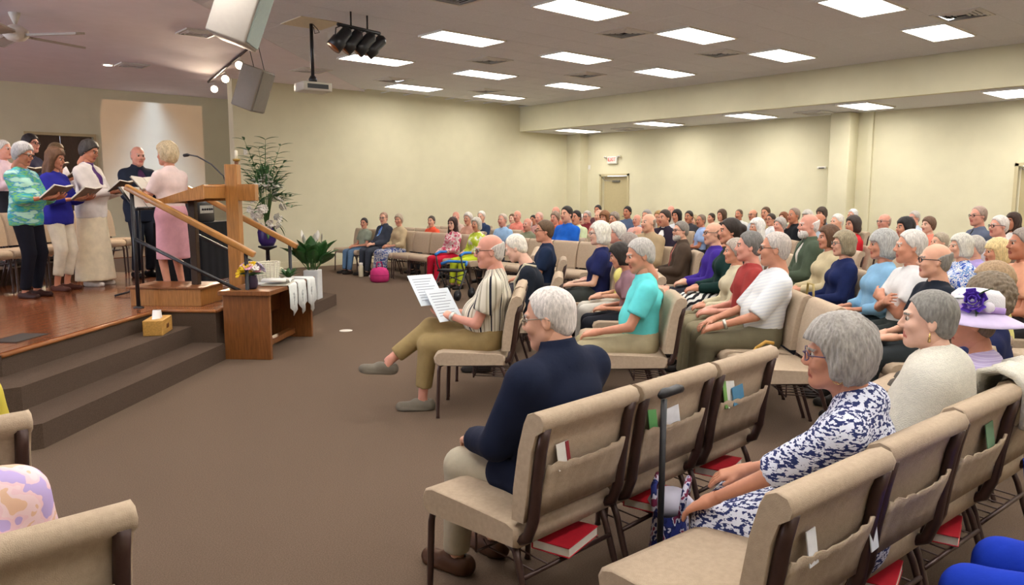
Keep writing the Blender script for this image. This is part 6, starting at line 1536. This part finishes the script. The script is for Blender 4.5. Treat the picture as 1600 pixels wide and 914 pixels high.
# ------------------------------------------------------------------ small belongings
t = empty('pink_bag', (7.42, 12.05, 0), .3, 'round pink bag on the carpet before the beige cardigan woman', 'bag')
MB().lathe([(.13, 0), (.17, .03), (.175, .12), (.16, .2), (.12, .25), (.05, .27)], seg=20).obj('bag_body', cloth('#c83c78'), t); MB().tube([(-.08, 0, .26), (-.06, 0, .36), (.06, 0, .36), (.08, 0, .26)], .012, 8).obj('handle', cloth('#a02a5c'), t); MB().lathe([(.172, .125), (.178, .13), (.172, .135)], seg=20).obj('zip', cloth('#8a2450'), t)
t = empty('cream_bottle', (7.62, 13.05, 0), 0, 'cream drinking bottle standing by the feet of the man in grey', 'bottle')
MB().lathe([(.045, 0), (.048, .01), (.048, .2), (.036, .225)], seg=16).obj('bottle_body', mat('bottle_cream', '#cfc8ac', rough=.4, var=.04), t); MB().lathe([(.036, .225), (.04, .23), (.04, .27), (.02, .275)], seg=16).obj('lid', mat('lid_white', '#dedbd0', rough=.4, var=0), t)
# rollator walker
t = empty('rollator_walker', (7.05, 9.35, 0), 1.9, 'folding rollator walker with blue padded arms', 'walker')
t.scale = (.84,)*3; M_BLUEP = mat('blue_pad', '#2f78c4', rough=.6, var=.1); M_GREYM = mat('walker_frame', '#4a4d52', rough=.35, metal=.5, var=.05)
for s in (-1, 1):
    MB().tube([(s*.27, -.2, .1), (s*.27, .1, .62), (s*.27, .14, .82)], .014, 8).obj('frame_tube', M_GREYM, t); MB().tube([(s*.27, .26, .1), (s*.27, -.02, .52)], .014, 8).obj('frame_tube', M_GREYM, t)
    MB().tube([(s*.27, .16, .80), (s*.27, .02, .84), (s*.27, -.18, .83)], .026, 10).obj('arm_pad', M_BLUEP, t)
    for y in (-.2, .26):
        wh = MB().tube([(s*.27+.02, y, .1), (s*.27-.02, y, .1)], .095, 18).obj('wheel', mat('wheel_black', '#1c1c20', rough=.6, var=0), t)
        MB().tube([(s*.27+.022, y, .1), (s*.27-.022, y, .1)], .035, 12).obj('hub', M_GREYM, wh)
MB().tube([(-.27, -.02, .62), (-.2, -.16, .66), (.2, -.16, .66), (.27, -.02, .62)], .026, 10).obj('back_strap', M_BLUEP, t); MB().box((0, .05, .52), (.46, .26, .035), bev=.012).obj('seat', mat('walker_seat', '#1d1e24', rough=.8, var=.1), t)
MB().tube([(-.27, .0, .3), (.27, .0, .46)], .01, 6).tube([(.27, .0, .3), (-.27, .0, .46)], .01, 6).obj('cross_brace', M_GREYM, t)
def bag(x, y, rz, w, d, h, c, label, z=0.):
    t = empty('handbag', (x, y, z), rz, label, 'bag')
    MB().box((0, 0, h*.45), (w, d, h*.9), bev=min(w, d)*.25).obj('bag_body', cloth(c, .6), t)
    MB().tube([(-w*.3, 0, h*.85), (-w*.22, 0, h*1.35), (w*.22, 0, h*1.35), (w*.3, 0, h*.85)], .01, 8).obj('handle', cloth(c, .6), t); MB().box((0, d/2+.002, h*.72), (w*.4, .006, h*.2), bev=.002).obj('flap', cloth(c, .6), t)
c = UV(6.55, -2.1); bag(c.x, c.y, .8, .3, .14, .26, '#b3a06a', 'tan handbag upright on a chair before the navy sweater woman', .48)
c = UV(5.75, -.02); bag(c.x, c.y, .6, .34, .2, .18, '#1c1d24', 'black bag on the carpet behind the man in stripes')
c = UV(5.6, -1.02); bag(c.x, c.y, .9, .3, .16, .2, '#17181e', 'black bag on the carpet by the feet of the white shirted man')
J = PEOPLE['blonde']; p = J['M'] @ Vector((0, .16, .62)); bag(p.x, p.y, R45, .26, .12, .2, '#c96a3c', 'orange handbag on the lap of the blonde woman', p.z-.12)
J = PEOPLE['bent']; 
MB().tube([Vector(J['shc']+J['rx']*(-.10)+V3(0, -.09, .03)), Vector(J['shc']+J['rx']*(-.12)+V3(0, .02, .055)), Vector(J['chest']+J['rx']*(-.09)+V3(0, .14, .0)), Vector(J['waist']+J['rx']*(-.05)+V3(0, .17, .02))], .014, 6).obj('shoulder_strap', cloth('#cfc8ae'), J['root'])
print('TRIS', sum(sum(len(p.vertices)-2 for p in me.polygons) for me in bpy.data.meshes if me.users))
